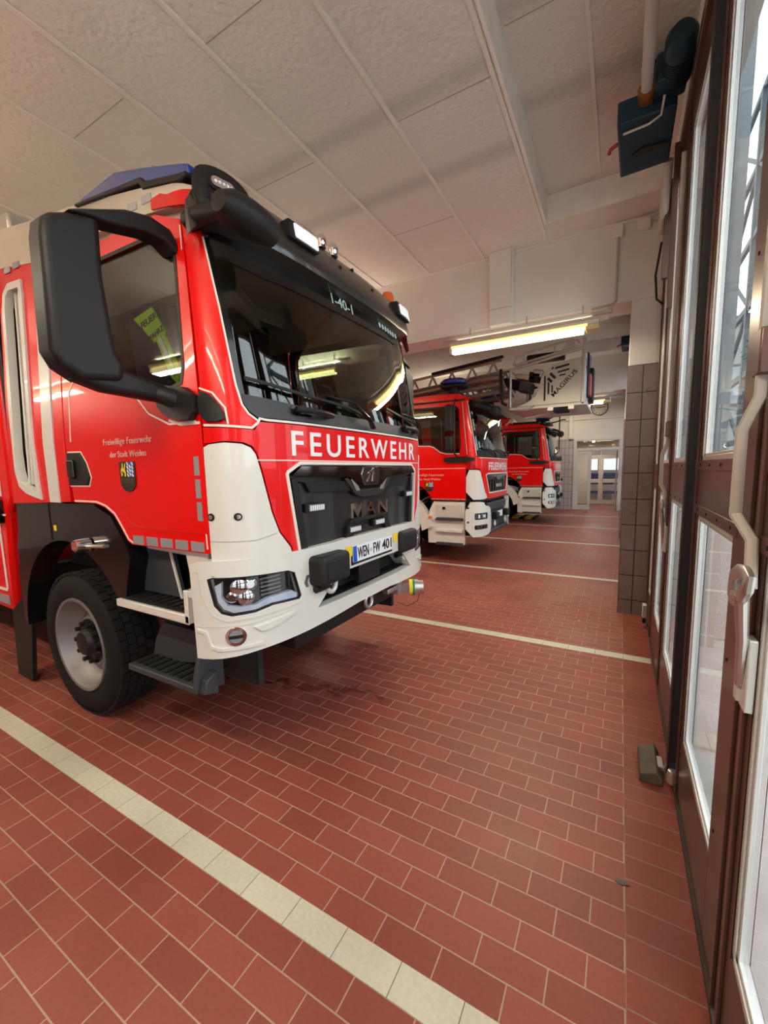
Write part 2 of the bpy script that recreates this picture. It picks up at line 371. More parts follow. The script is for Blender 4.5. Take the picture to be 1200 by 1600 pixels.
# ---- curved vehicle skins: (s, z) on a body surface -> local point; s runs along the plan outline,
# s=0 at the front centre, negative towards the near (left in picture) side; local x forward, y to the far side
class Skin:
    def __init__(k, hw, depth, n, x0=0.0, lean=0.0, tumble=0.0, z0=2.0, back=5.0):
        k.hw, k.z0, k.lean, k.tumble = hw, z0, lean, tumble
        pts = []
        N = 160
        for i in range(N + 1):
            t = (i / N) * math.pi / 2
            cy = math.sin(t) ** (2.0 / n) if t > 0 else 0.0
            cx = math.cos(t) ** (2.0 / n) if t < math.pi / 2 else 0.0
            pts.append((x0 - depth + depth * cx, hw * cy))
        pts.append((x0 - depth - back, hw))
        k.pts = pts
        L = [0.0]
        for a, b in zip(pts, pts[1:]):
            L.append(L[-1] + math.hypot(a[0] - b[0], a[1] - b[1]))
        k.L = L
        k.corner = L[-2]                      # arc length where the straight side begins
    def plan(k, s):
        q = abs(s); sg = -1.0 if s < 0 else 1.0
        q = min(q, k.L[-1])
        lo, hi = 0, len(k.L) - 1
        while hi - lo > 1:
            m = (lo + hi) // 2
            if k.L[m] <= q: lo = m
            else: hi = m
        f = (q - k.L[lo]) / (k.L[hi] - k.L[lo])
        a, b = k.pts[lo], k.pts[hi]
        tx, ty = b[0] - a[0], b[1] - a[1]
        l = math.hypot(tx, ty)
        return (a[0] + tx * f, sg * (a[1] + ty * f)), (-(-ty) / l, sg * (-tx) / l)
    def at(k, s, z, off=0.0):
        (x, y), (nx, ny) = k.plan(s)
        h = max(0.0, z - k.z0)
        q = abs(s)
        w = 1.0 if q < k.corner * 0.6 else max(0.0, 1.0 - 0.5 * (q - k.corner * 0.6) / (k.corner * 0.4)) if q < k.corner else 0.5 * max(0.0, 1 - (q - k.corner) / 1.0)
        x -= k.lean * h * w
        y -= (1 if y > 0 else -1) * k.tumble * h * min(1.0, abs(y) / k.hw)
        return (x + nx * off, y + ny * off, z)
    def s_side(k, x):                        # arc length of side point at local x (straight part)
        return -(k.corner + (k.pts[-2][0] - x))
CAB = Skin(1.13, 0.36, 3.6, 0.0, lean=0.20, tumble=0.06, z0=2.02)
BUMP = Skin(1.195, 0.46, 3.3, 0.02)
# ================================================================ THE ROOM
ZC, ZR, ZB = 4.42, 4.68, 3.58
XD = .33                                   # inner face of the glazed gates
X0, Y0, Y1 = -13.0, -6.5, 18.4
struct(MB().box(X0, .085, Y0, 21.6, -.2, 0).build('floor', FLOOR, smooth=0), 'red clinker tiled garage floor')
struct(MB().box(.085, XD+.09, Y0, 5.39, -.2, 0).build('trim_1', FLOOR2, smooth=0), 'narrow edge course of red tiles along the gates')
struct(MB().box(.085, XD+.09, 5.39, 21.6, -.2, 0).build('trim_2', FLOOR2, smooth=0))
for i, (a, b) in enumerate(((.978, 1.090), (4.060, 4.172), (6.880, 6.992), (10.07, 10.18), (12.9, 13.01), (16.0, 16.11))):
    struct(MB().box(X0+.1, XD-.02, a, b, -.05, .0015).build('trim_%d' % (3+i), STRIP, smooth=0), 'cream tile strip marking a parking bay')
# ceiling: main slab, then recess over the gates in every bay
bays = [(-6.5, -1.0), (-.62, 5.39), (5.83, 11.2), (11.64, 18.4)]
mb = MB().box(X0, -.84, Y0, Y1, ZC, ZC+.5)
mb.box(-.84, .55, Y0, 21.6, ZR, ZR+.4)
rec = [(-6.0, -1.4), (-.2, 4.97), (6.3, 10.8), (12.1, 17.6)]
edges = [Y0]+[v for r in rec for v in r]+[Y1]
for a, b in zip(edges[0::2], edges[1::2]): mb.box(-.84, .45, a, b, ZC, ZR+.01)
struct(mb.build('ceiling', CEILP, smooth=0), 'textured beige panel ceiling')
n = 9
for k in range(14):                         # battens along the room
    x = -.87-.766*k
    for a, b in bays:
        if k == 0 or b > -.5:
            struct(MB().box(x-.015, x+.015, a, b, ZC-.010, ZC+.002).build('trim_%d' % n, TRIMP, smooth=0)); n += 1
JOINT = mat('dark_joint', (.34, .29, .25), .9)
for x0, x1, y in ((-1.61, -.89, 3.04), (-2.4, -1.66, 4.35), (-2.4, -1.66, 1.95), (-3.17, -2.45, 3.04), (-.80, .33, 3.04), (-3.93, -3.22, 1.9), (-1.61, -.89, .6), (-4.7, -3.98, 3.3)):
    z = ZC if x0 < -.81 else ZR
    struct(MB().box(x0, x1, y-.0022, y+.0022, z-.002, z+.002).build('trim_%d' % n, JOINT, smooth=0)); n += 1
for (a, b) in rec:                          # lining of the recess
    mb = MB().box(-.84, -.815, a, b, ZC-.015, ZR).box(-.82, .33, b-.02, b-.001, ZC-.012, ZR-.001).box(-.82, .33, a+.001, a+.02, ZC-.012, ZR-.001)
    struct(mb.build('trim_%d' % n, LITETRIM, smooth=0), 'pale lining of the ceiling recess over the gates'); n += 1
    mb = MB().box(-.315, -.287, a+.01, b-.01, ZR-.012, ZR+.002)
    struct(mb.build('trim_%d' % n, TRIMP, smooth=0)); n += 1
# beams, named as walls of the bays above the openings
for i, (a, b) in enumerate(((-1.06, -.62), (5.39, 5.83), (11.2, 11.64))):
    struct(MB().box(X0, .42, a, b, ZB, ZC+.01).build('trim_%d' % n, BEAMP, bevel=.008, smooth=0), 'deep painted concrete beam between two bays'); n += 1
    struct(MB().box(X0, -.2, a-.004, b+.004, ZB-.02, ZB).box(X0, .42, a-.012, a-.001, ZC-.02, ZC).build('trim_%d' % n, TRIMP, smooth=0)); n += 1
    # pillar: tiled to 2.88 m, painted above
    p = MB().box(.03, .92, a, b, 0, 2.88).build('pillar_tiles', PTILE, smooth=0)
    p.data.materials.append(PTILEY)
    for f in p.data.polygons:
        if abs(f.normal.x) > .5: f.material_index = 1
    p.name = 'wall_pillar_%d' % (i+1); struct(p, 'brown tiled pillar between the glazed gates')
    struct(MB().box(.035, .92, a+.003, b-.003, 2.88, ZB).build('wall_pillar_top_%d' % (i+1), BEAMP, smooth=0, bevel=.006), 'painted top of the tiled pillar')
struct(MB().box(X0-.2, X0, Y0, Y1, 0, 4.9).build('wall_left', WALLP, smooth=0))
struct(MB().box(X0, .6, Y0-.2, Y0, 0, 4.9).build('wall_back', WALLP, smooth=0))
struct(MB().box(XD, XD+.25, Y0, Y1, 4.22, 4.9).build('wall_right', BEAMP, smooth=0), 'lintel over the glazed gates')
# far wall with the corridor door
DX0, DX1, DZ = -1.74, .0, 2.92
mb = MB().box(X0, DX0, Y1, Y1+.25, 2.95, 4.9).box(DX0, .6, Y1, Y1+.25, DZ, 4.9)
struct(mb.build('wall_far', WALLP, smooth=0))
struct(MB().box(X0, DX0, Y1, Y1+.25, 0, 2.95).build('wall_far_tiles', FTILE, smooth=0), 'pale tiled lower part of the far wall')
struct(MB().box(DX1, .6, Y1, Y1+.25, 0, DZ).build('wall_far_corner', WALLP, smooth=0))
struct(MB().box(X0, .3, Y1-.06, Y1, 3.70, 3.74).build('trim_%d' % n, TRIMP, smooth=0)); n += 1
struct(MB().box(-1.93, -1.80, Y1-.12, Y1, 2.95, ZC).build('trim_%d' % n, BEAMP, smooth=0), 'painted pilaster on the far wall'); n += 1
# corridor
struct(MB().box(-2.9, -2.6, Y1+.25, 21.6, 0, 3.0).build('wall_corridor_left', FTILE, smooth=0))
struct(MB().box(.42, .62, Y1+.25, 21.6, 0, 3.0).build('wall_corridor_right', WALLP, smooth=0))
struct(MB().box(-2.9, .62, Y1+.2, 24.8, 3.0, 3.1).build('ceiling_corridor', WALLP, smooth=0))
struct(MB().box(-3.5, 1.5, 24.6, 24.8, 0, 3.1).build('wall_corridor_end', WALLP, smooth=0))
struct(MB().box(-3.5, 1.5, 21.6, 24.8, -.2, 0).build('floor_back_room', FLOOR, smooth=0))
struct(MB().box(1.4, 1.5, 21.6, 24.8, 0, 3.1).build('wall_back_room_right', WALLP, smooth=0))
struct(MB().box(-3.5, -3.4, 21.6, 24.8, 0, 3.1).build('wall_back_room_left', WALLP, smooth=0))

def glazed_leaf(name, x0, x1, y, z0, z1, mid, n_handle=None, t=.05, idx=1):
    """white framed leaf with two panes in plane y"""
    w = .10
    r = struct(MB().box(x0+w, x1-w, y, y+t, z0, z0+.2).box(x0+w, x1-w, y, y+t, z1-w, z1).box(x0, x0+w, y, y+t, z0, z1)
               .box(x1-w, x1, y, y+t, z0, z1).box(x0+w, x1-w, y, y+t, mid-.09, mid+.09).build(name, FRAMEW, smooth=0), 'white framed glass door leaf')
    MB().box(x0+w, x1-w, y+.02, y+.026, z0+.2, mid-.09).build('pane', PANE, r)
    MB().box(x0+w, x1-w, y+.02, y+.026, mid+.09, z1-w).build('pane', PANE, r)
    if n_handle is not None:
        h = n_handle
        MB().tube([(h, y, mid+.25), (h, y-.06, mid+.25), (h, y-.06, mid-.15), (h, y, mid-.15)], .014).build('handle', ALU, r)
    return r
struct(MB().box(DX0, DX0+.1, Y1-.02, Y1+.14, 0, DZ).box(DX0+.1, DX1-.08, Y1-.02, Y1+.14, DZ-.08, DZ).box(DX0+.1, DX1-.08, Y1-.02, Y1+.14, 2.44, 2.54)
       .box(DX1-.08, DX1, Y1-.02, Y1+.14, 0, DZ).build('door_20', FRAMEW, smooth=0), 'white frame of the wide corridor door')
MB().box(DX0+.1, DX1-.08, Y1+.05, Y1+.056, 2.54, DZ-.08).build('transom_pane', PANE, bpy.data.objects['door_20'])
glazed_leaf('door_21', DX0+.1, DX0+.66, Y1, .01, 2.44, 1.18)
# the other leaf stands open into the corridor
r = struct(MB().box(-.17, -.12, Y1+.2, Y1+1.25, .01, 2.42).build('door_22', FRAMEW, smooth=0), 'open white door leaf folded back beside the corridor opening')
MB().tube([(-.17, Y1+1.1, 1.05), (-.24, Y1+1.1, 1.05), (-.24, Y1+.98, 1.05)], .012).build('handle', ALU, r)
# glazed double door at the end of the corridor
struct(MB().box(-2.7, -1.42, 21.5, 21.65, 0, 3.0).box(-1.42, .42, 21.5, 21.65, 2.62, 3.0).build('wall_corridor_front', WALLP, smooth=0))
struct(MB().box(-1.42, -1.34, 21.5, 21.6, 0, 2.62).box(-1.34, .36, 21.5, 21.6, 2.25, 2.33).box(-.86, -.80, 21.5, 21.6, 2.33, 2.56).box(-1.34, .36, 21.5, 21.6, 2.56, 2.62).box(.36, .42, 21.5, 21.6, 0, 2.62).build('door_23', FRAMEW, smooth=0), 'white frame of the double door at the corridor end')
glazed_leaf('door_24', -1.335, -.815, 21.52, .01, 2.25, 1.12)
glazed_leaf('door_25', -.81, .355, 21.52, .01, 2.25, 1.12, n_handle=-.74)
w1 = struct(MB().box(-3.0, 1.0, 24.5, 24.6, 1.55, 1.62).box(-3.0, 1.0, 24.5, 24.6, 2.3, 2.36).box(-1.1, -1.04, 24.5, 24.6, 1.6, 2.3).box(-.1, -.04, 24.5, 24.6, 1.6, 2.3).build('window_1', FRAMEW, smooth=0), 'bright window in the room behind the corridor')
MB().box(-3.0, 1.0, 24.56, 24.59, 1.6, 2.3).build('pane', mat('daylit_window', (.8, .85, .9), .5, emit=(.8, .9, 1), es=.8), w1)
b = thing('bench', 'long blue upholstered bench row seen through the far double door', 'bench', (-.3, 24.0, 0))
MB().box(-1.6, 1.2, -.25, .25, .40, .50).build('seat', mat('blue_upholstery', (.01, .03, .13), .7), b, bevel=.02)
MB().box(-1.6, 1.2, .17, .27, .85, 1.45).build('backrest', MATS['blue_upholstery'], b, bevel=.02)
for sx in (-1.5, 0, 1.1): MB().box(sx-.03, sx+.03, -.2, .25, 0, .42).build('leg', ALU, b)
MB().box(-1.6, 1.2, .2, .24, .45, .85).build('back_rail', ALU, b)

# ================================================================ GLAZED FOLDING GATES
GX1 = XD+.045
def gate_leaf(num, y0, y1, g0, g1, label, lock=None, seal=None):
    """leaf between y0 (near) and y1; glass from g0 to g1"""
    r = thing('door_%d' % num, label, 'door', (XD, (y0+y1)/2, 0)); r['kind'] = 'structure'; del r['category']
    cy = (y0+y1)/2; Z0, Z1 = .03, 4.16
    def b(mb, *a): mb.box(a[0]-XD, a[1]-XD, a[2]-cy, a[3]-cy, a[4], a[5])
    fr = MB()
    b(fr, XD, GX1, y0, g0, Z0, Z1); b(fr, XD, GX1, g1, y1, Z0, Z1)
    b(fr, XD, GX1, g0, g1, Z0, .36); b(fr, XD, GX1, g0, g1, 3.95, Z1); b(fr, XD, GX1, g0, g1, 1.52, 1.775)
    fr.build('frame', DOORB, r, bevel=.003)
    rv = MB()
    for zz in (1.545, 1.752): b(rv, XD-.004, XD+.01, g0-.05, g1+.05, zz-.022, zz+.022)
    rv.build('rail_flange', DOORB, r, bevel=.002)
    rv = MB()
    for zz in (1.545, 1.752):
        for q in range(4): rv.tube([(-.007, g0-cy+(g1-g0)*(q+.1)/3.2, zz), (.0, g0-cy+(g1-g0)*(q+.1)/3.2, zz)], .006, 8)
    for q in range(6):
        for yy in (g0-.045, g1+.045): rv.tube([(-.003, yy-cy, .5+.62*q), (.003, yy-cy, .5+.62*q)], .006, 8)
    rv.build('rivets', BLK, r)['kind'] = 'stuff'
    bd = MB()
    for z0, z1 in ((.36, 1.52), (1.775, 3.95)):
        for xa, xb, w in ((XD+.003, XD+.010, .018), (XD+.010, XD+.022, .030), (XD+.022, XD+.038, .018)):
            b(bd, xa, xb, g0, g0+w, z0, z1); b(bd, xa, xb, g1-w, g1, z0, z1); b(bd, xa, xb, g0, g1, z0, z0+w); b(bd, xa, xb, g0, g1, z1-w, z1)
    bd.build('glazing_bead', BEAD, r, bevel=.002)
    for z0, z1 in ((.37, 1.51), (1.785, 3.94)):
        p = MB(); b(p, XD+.014, XD+.018, g0+.01, g1-.01, z0, z1); p.build('pane', PANE, r)
    # vertical reveal strips on the stiles
    st = MB(); b(st, XD-.01, XD, y0+.012, y0+.035, Z0, Z1); b(st, XD-.01, XD, y1-.035, y1-.012, Z0, Z1); st.build('stile_moulding', DOORB, r, bevel=.002)
    if seal:
        s = MB(); b(s, seal[0], XD+.03, seal[1], seal[2], .05, Z1); s.build('rubber_seal', SEAL, r, bevel=.012)
        for q in (0, 1):
            s = MB(); s.lathe([(.0, -.03), (.028, -.02), (.032, .0), (.02, .045), (.0, .05)], 'z', (seal[0]-XD+.02, seal[1]-cy-.03+.10*q, .09-.03*q), 16); s.build('hinge_cap', ALU, r)
    if lock:
        L = lock-cy
        bar = MB().tube([(-.03, L-.06, 3.9), (-.03, L-.06, 1.92), (-.055, L-.03, 1.84), (-.055, L-.03, 1.62), (-.03, L-.09, 1.56), (-.03, L-.11, 1.44)], .010, 8, flat=1.4)
        bar.build('lock_bar', PIPEP, r)
        MB().box(-.045, 0, L-.09, L-.03, 1.97, 2.08).build('bar_guide', DOORB, r, bevel=.004)
        ring = [(-.04, L+.0, 1.415), (-.045, L-.03, 1.455), (-.05, L-.09, 1.478), (-.055, L-.17, 1.490), (-.055, L-.205, 1.485), (-.055, L-.195, 1.46), (-.05, L-.13, 1.420), (-.045, L-.04, 1.390), (-.04, L, 1.395), (-.04, L+.0, 1.415)]
        MB().tube(ring, .013, 10, flat=1.5).tube([(-.05, L-.13, 1.425), (-.035, L-.10, 1.30), (-.025, L-.06, 1.16)], [.016, .013, .010], 10).build('pull_handle', ALU, r)
        MB().box(-.02, 0, L-.10, L-.02, 1.10, 1.30).box(-.03, -.01, L-.06, L-.03, 1.11, 1.32).build('lock_plate', BEAD, r, bevel=.004)
    return r
gate_leaf(1, .28, 1.385, .52, 1.31, 'nearest glazed gate leaf with a brown frame, at the right edge of the picture')
gate_leaf(2, 1.42, 2.43, 1.65, 2.345, 'second glazed gate leaf with a looped pull handle and bent lock bar', lock=1.40, seal=(.288, 2.45, 2.53))
gate_leaf(3, 2.50, 3.645, 2.70, 3.49, 'third glazed gate leaf behind the thick black rubber seal')
gate_leaf(4, 3.665, 4.70, 3.80, 4.42, 'glazed gate leaf nearest to the tiled pillar', lock=3.70)
gate_leaf(5, 4.72, 5.38, 4.80, 5.2, 'narrow glazed gate leaf against the tiled pillar')
y = .27; k = 6
for q in range(5):
    if q == 0: gate_leaf(k, -.60, .26, -.4, .06, 'glazed gate leaf beside the camera'); k += 1
    else:
        gate_leaf(k, -1.08-1.32*q, -1.08-1.32*(q-1)-.02, -1.08-1.32*q+.2, -1.08-1.32*(q-1)-.22, 'glazed gate leaf of the bay behind the camera'); k += 1
for q in range(4):
    gate_leaf(k, 5.85+1.33*q, 5.85+1.33*(q+1)-.02, 5.85+1.33*q+.2, 5.85+1.33*(q+1)-.22, 'glazed gate leaf of the second bay'); k += 1
for q in range(5):
    gate_leaf(k, 11.66+1.33*q, 11.66+1.33*(q+1)-.02, 11.66+1.33*q+.2, 11.66+1.33*(q+1)-.22, 'glazed gate leaf of the far bay'); k += 1
struct(MB().box(XD-.03, XD+.1, -.6, 5.39, 4.16, 4.24).box(XD-.03, XD+.1, 5.83, 11.2, 4.16, 4.24).box(XD-.03, XD+.1, Y0, -1.08, 4.16, 4.24).box(XD-.03, XD+.1, 11.64, Y1, 4.16, 4.24).build('trim_%d' % n, DOORB, bevel=.004), 'brown guide rail above the gates'); n += 1
struct(MB().box(XD-.01, XD+.10, Y0, Y1, 0, .028).build('trim_%d' % n, mat('threshold_dark', (.05, .035, .03), .6, var=(8, .3)), smooth=0), 'dark floor rail under the gates'); n += 1

# ================================================================ OUTSIDE
o = struct(MB().box(XD+.09, 40, -30, 40, -.25, -.02).build('pavement', PAVE, smooth=0), 'pale concrete forecourt outside the gates')
struct(MB().box(.42, 14, 2.95, 3.12, -.02, .0).build('trim_%d' % n, STRIP, smooth=0), 'pale line across the forecourt'); n += 1
sp_ = tag(MB().box(.43, .865, 4.75, 5.38, -.02, 1.62).build('stone_pier', STONE, smooth=0), 'granite clad pier with a concrete shaft tinted with reflected sky outside the glazed gates', 'pier')
MB().box(.44, .855, 4.76, 5.38, 1.62, 6.2).build('concrete_shaft', mat('sky_tinted_concrete', (.22, .255, .27), .8, var=(4, .12)), sp_, smooth=0)  # blue-grey of the reflected sky put into the shaft colour
tag(MB().box(.87, 3.6, 5.0, 5.3, -.02, 1.45).build('granite_wall', mat('speckled_granite', (.46, .43, .40), .7, var=(90, .5)), smooth=0, bevel=.01), 'low speckled granite wall beyond the stone pier', 'wall')
bl = thing('office_building', 'pale building across the forecourt seen through the gate glass', 'building', (8.5, 24, 0))
MB().box(-6, 10, -2, 8, 0, 7.6).build('wall', RENDER, bl, smooth=0)
for q in range(5):
    for z in (1.0, 4.2): 
        w = MB().box(-5+3*q, -3.3+3*q, -2.06, -1.98, z, z+1.7).build('window', GALV, bl, smooth=0)
        MB().box(-4.9+3*q, -3.4+3*q, -2.08, -2.05, z+.1, z+1.6).build('pane', mat('dull_glass', (.25, .3, .33), .1, coat=1), w, smooth=0)
MB().box(-6.2, 10.2, -2.2, 8.2, 7.6, 7.8).build('roof', GALV, bl, smooth=0)
tw = thing('steel_tower', 'blue grey braced steel lattice tower outside, seen through the second gate leaf', 'steel tower', (2.9, 6.5, 0))
ys = [0, 2.75, 5.5, 8.25, 11.0]; zs = [0, 2.4, 4.2, 6.0, 7.8, 9.6, 11.4]
for xx in (0, 3.2):
    for y in ys: MB().box(xx-.07, xx+.07, y-.07, y+.07, 0, 11.4).build('post', GALV, tw, smooth=0)
    for z in zs[1:]: MB().box(xx-.05, xx+.05, 0, 11.0, z-.08, z+.08).build('beam', GALV, tw, smooth=0)
    for i, (y0_, y1_) in enumerate(zip(ys, ys[1:])):
        for j, (z0_, z1_) in enumerate(zip(zs[1:], zs[2:])):
            a_, b_ = ((y0_, z0_), (y1_, z1_)) if (i+j) % 2 else ((y0_, z1_), (y1_, z0_))
            MB().tube([(xx, a_[0], a_[1]), (xx, b_[0], b_[1])], .055, 6).build('brace', GALV, tw)
# ================================================================ LAMPS AND FITTINGS
def lamp(x0, x1, y, z, label, stems=True, zt=ZB, up_fill=1.0):
    cx = (x0+x1)/2; L = (x1-x0)/2
    t = thing('ceiling_lamp', label, 'lamp', (cx, y, z), 'fluorescent tube lamps under the beams')
    MB().box(-L, L, -.055, .055, .02, .075).build('housing', ALU, t, bevel=.01)
    MB().box(-L+.03, L-.12, -.075, .075, .0, .03).build('reflector', DIFF, t, bevel=.006)
    MB().tube([(-L+.05, 0, -.03), (L-.16, 0, -.03)], .036, 16).build('tube', TUBE, t)
    MB().box(L-.14, L, -.07, .07, -.045, .02).build('end_box', mat('lamp_end_plastic', (.7, .55, .3), .4), t, bevel=.01)
    MB().box(-L, -L+.04, -.06, .06, -.07, .03).build('end_cap', ALU, t, bevel=.008)
    if stems:
        s = MB().box(-L-.1, L+.12, -.02, .02, .12, .15)
        for q in (-.7, .1, .8): s.box(q*L-.008, q*L+.008, -.01, .01, .07, zt-z)
        s.build('mounting_rail', PIPEP, t)
    ld = bpy.data.lights.new('tube_light', 'AREA'); ld.shape = 'RECTANGLE'; ld.size = (x1-x0)*.9; ld.size_y = .12; ld.energy = LAMP_W*(.55 if y > 10 else 1); ld.color = (1, .88, .68)
    lo = bpy.data.objects.new('tube_light', ld); COL.objects.link(lo); lo.parent = t; lo.location = (0, 0, -.09)
    ld = bpy.data.lights.new('ceiling_fill', 'AREA'); ld.shape = 'RECTANGLE'; ld.size = (x1-x0)*.9; ld.size_y = .12; ld.energy = LAMP_W*up_fill*(.35 if y > 10 else 1); ld.color = (1, .88, .70)  # added upward fill light above the housing, brightens the ceiling
    lo = bpy.data.objects.new('ceiling_fill', ld); COL.objects.link(lo); lo.parent = t; lo.location = (0, 0, .10); lo.rotation_euler = (math.pi, 0, 0)
    return t
lamp(-2.05, -.27, 5.26, 3.33, 'fluorescent lamp hanging on the near beam above the first fire engine', up_fill=.03)
lamp(-2.05, -.27, 11.05, 3.33, 'fluorescent lamp on the second beam, mostly hidden behind the ladder cage', up_fill=.1)
lamp(-5.6, -3.8, 5.26, 3.33, 'fluorescent lamp on the near beam behind the roof of the first fire engine')
lamp(-5.6, -3.8, 11.05, 3.33, 'fluorescent lamp on the second beam behind the second fire engine')
lamp(-2.05, -.27, -.50, 3.40, 'fluorescent lamp on the beam behind the camera')
lamp(-5.6, -3.8, -.50, 3.40, 'second fluorescent lamp on the beam behind the camera')
lamp(-9.2, -7.4, 5.26, 3.33, 'fluorescent lamp over the rear of the first fire engine')
lamp(-9.2, -7.4, -.50, 3.40, 'rearmost fluorescent lamp on the beam behind the camera')
lamp(-2.6, -1.0, 17.0, 4.3, 'unseen lamp added to brighten the far bay', stems=False, up_fill=.1)  # out of sight, added for its light on the far end
lamp(-1.2, -.9, 20.2, 2.93, 'fluorescent lamp in the corridor', stems=False, up_fill=.01)
# box duct on the beam
t = thing('cable_duct', 'cream sheet metal duct running down the face of the near beam', 'duct', (-1.395, 5.33, ZB))
MB().box(-.14, .125, -.06, .058, -.03, .84).build('cover', BEAMP, t, bevel=.006)
MB().box(-.145, .13, -.062, .058, .16, .165).build('joint', JOINT, t)
MB().box(.125, .145, -.02, .058, -.03, .84).build('side_flange', TRIMP, t)
# conduit and junction boxes
t = thing('conduit', 'thin painted conduit with a junction box on the beam beside the pillar', 'conduit', (-.12, 5.36, ZB))
MB().tube([(0, 0, .70), (0, 0, .02), (-.02, 0, -.01), (-.25, -.01, -.03)], .012, 8).build('pipe', PIPEP, t)
MB().box(-.045, .045, -.03, .029, .68, .80).build('junction_box', TRIMP, t, bevel=.008)
t = thing('junction_box', 'small painted junction box with cable under the ceiling near the gates', 'junction box', (.12, 5.36, 4.33))
MB().box(-.06, .06, -.03, .029, -.05, .05).build('box', TRIMP, t, bevel=.008)
MB().tube([(.06, 0, .02), (.12, 0, .0), (.15, 0, .06), (.19, 0, .06)], .008, 8).build('cable', PIPEP, t)
# petrol-blue gate drive
def opener(loc, label, big=True):
    t = thing('gate_opener', label, 'motor', loc, 'petrol blue gate drives')
    MB().prism([(-.22, -.30), (.14, -.30), (.14, .28), (-.20, .30)], 'z', -.08, .08).box(-.05, .05, -.1, .1, .07, .42).build('gear_housing', PETROL, t, bevel=.012)
    MB().box(.0, .18, -.46, -.28, -.02, .17).build('motor_base', PETROL, t, bevel=.02)
    m = MB().lathe([(.0, -.70), (.06, -.69), (.085, -.65), (.085, -.56), (.075, -.55), (.075, -.36), (.0, -.36)], 'y', (.12, 0, .05), 24); m.build('motor', PETROL, t)
    f = MB()
    for q in range(12): f.lathe([(.074, -.55+.016*q), (.086, -.55+.016*q), (.086, -.544+.016*q), (.074, -.544+.016*q)], 'y', (.12, 0, .05), 24)
    f.build('cooling_fins', PETROL, t)
    MB().tube([(-.18, -.22, -.09), (-.02, -.24, -.095), (.05, -.28, -.09), (.06, -.36, -.03)], .008, 8).build('cable', PIPEP, t)
    MB().tube([(-.22, .0, .0), (-.27, .02, -.01), (-.28, .05, -.02)], .014, 8).build('release_lever', mat('red_lever', (.35, .01, .01), .5), t)
    MB().prism([(-.12, .05), (-.05, .0), (.12, .02), (.12, .06), (-.02, .06), (-.1, .12)], 'z', -.095, -.079).build('crank_arm', BLK, t, bevel=.004)
    return t
opener((.10, 3.86, 4.24), 'petrol blue gate drive with motor under the ceiling beside the gates')
o2 = opener((.13, 9.6, 4.2), 'second petrol blue gate drive seen past the tiled pillar')
t = thing('ceiling_pipe', 'white painted pipe running under the ceiling into a rusty collar', 'pipe', (.03, 2.5, 4.28))
MB().tube([(.01, -2.0, 0), (.025, 1.0, 0)], .035, 20).build('pipe', PIPEP, t)
MB().tube([(.025, .98, 0), (.025, 1.1, -.01)], [.055, .05], 20).tube([(.025, 1.08, -.01), (.025, 1.12, -.015)], .035, 20).build('collar', COPPER, t)
MB().box(.0, .05, -.5, -.46, .0, .4).box(.0, .05, -1.5, -1.46, .0, .4).build('hanger', PIPEP, t)
# gate closer arm and roller beside the third leaf top
t = thing('folding_strut', 'painted folding arm and roller above the far gate leaves', 'gate arm', (.27, 4.25, 3.9))
MB().tube([(-.03, -.1, .28), (-.025, .35, -.05)], .035, 14).build('roller', PIPEP, t)
MB().box(.0, .04, -.25, -.2, -.9, .3).box(-.02, .03, .2, .24, -.5, .3).build('arm', DOORB, t, bevel=.004)
MB().tube([(-.02, .42, -.1), (-.05, .5, -.35), (-.03, .55, -.55), (.02, .5, -.62)], .01, 8).build('cable', BLK, t)
# floor-level items along the gates
t = thing('door_stop', 'worn wooden block on the tiles under the black gate seal', 'door stop', (.215, 2.59, 0))
MB().prism([(-.055, 0), (.055, 0), (.055, .03), (.03, .075), (-.05, .05)], 'y', -.14, .14).build('block', mat('worn_wood', (.11, .085, .065), .8, var=(14, .35)), t, bevel=.006)
MB().box(-.01, .07, -.05, .05, .03, .06).build('bracket', ALU, t, bevel=.006)
t = thing('guide_roller', 'small metal guide roller at the foot of the tiled pillar', 'roller', (.29, 5.0, 0))
MB().box(-.02, .02, -.05, .05, .12, .26).build('bracket', PIPEP, t, bevel=.006)
MB().lathe([(.0, -.02), (.05, -.015), (.05, .015), (.0, .02)], 'x', (0, 0, .10), 20).build('wheel', BLK, t)
tag(MB().prism([(-.025, -.006), (0, -.012), (.03, .0), (.01, .012), (-.02, .008)], 'z', .0, .004).build('dry_leaf', mat('dry_leaf_grey', (.10, .09, .08), .8)), 'tiny dry grey leaf on the tile joint near the gates', 'leaf').location = (.075, 1.766, .001)
t = tag(MB().prism([(-.012, -.006), (0, -.01), (.014, .0), (0, .009)], 'z', .0, .006).build('pebble', mat('pale_chip', (.5, .45, .4), .8)), 'tiny pale chip on the tiles before the pillar', 'chip'); t.location = (-.35, 4.9, .0)
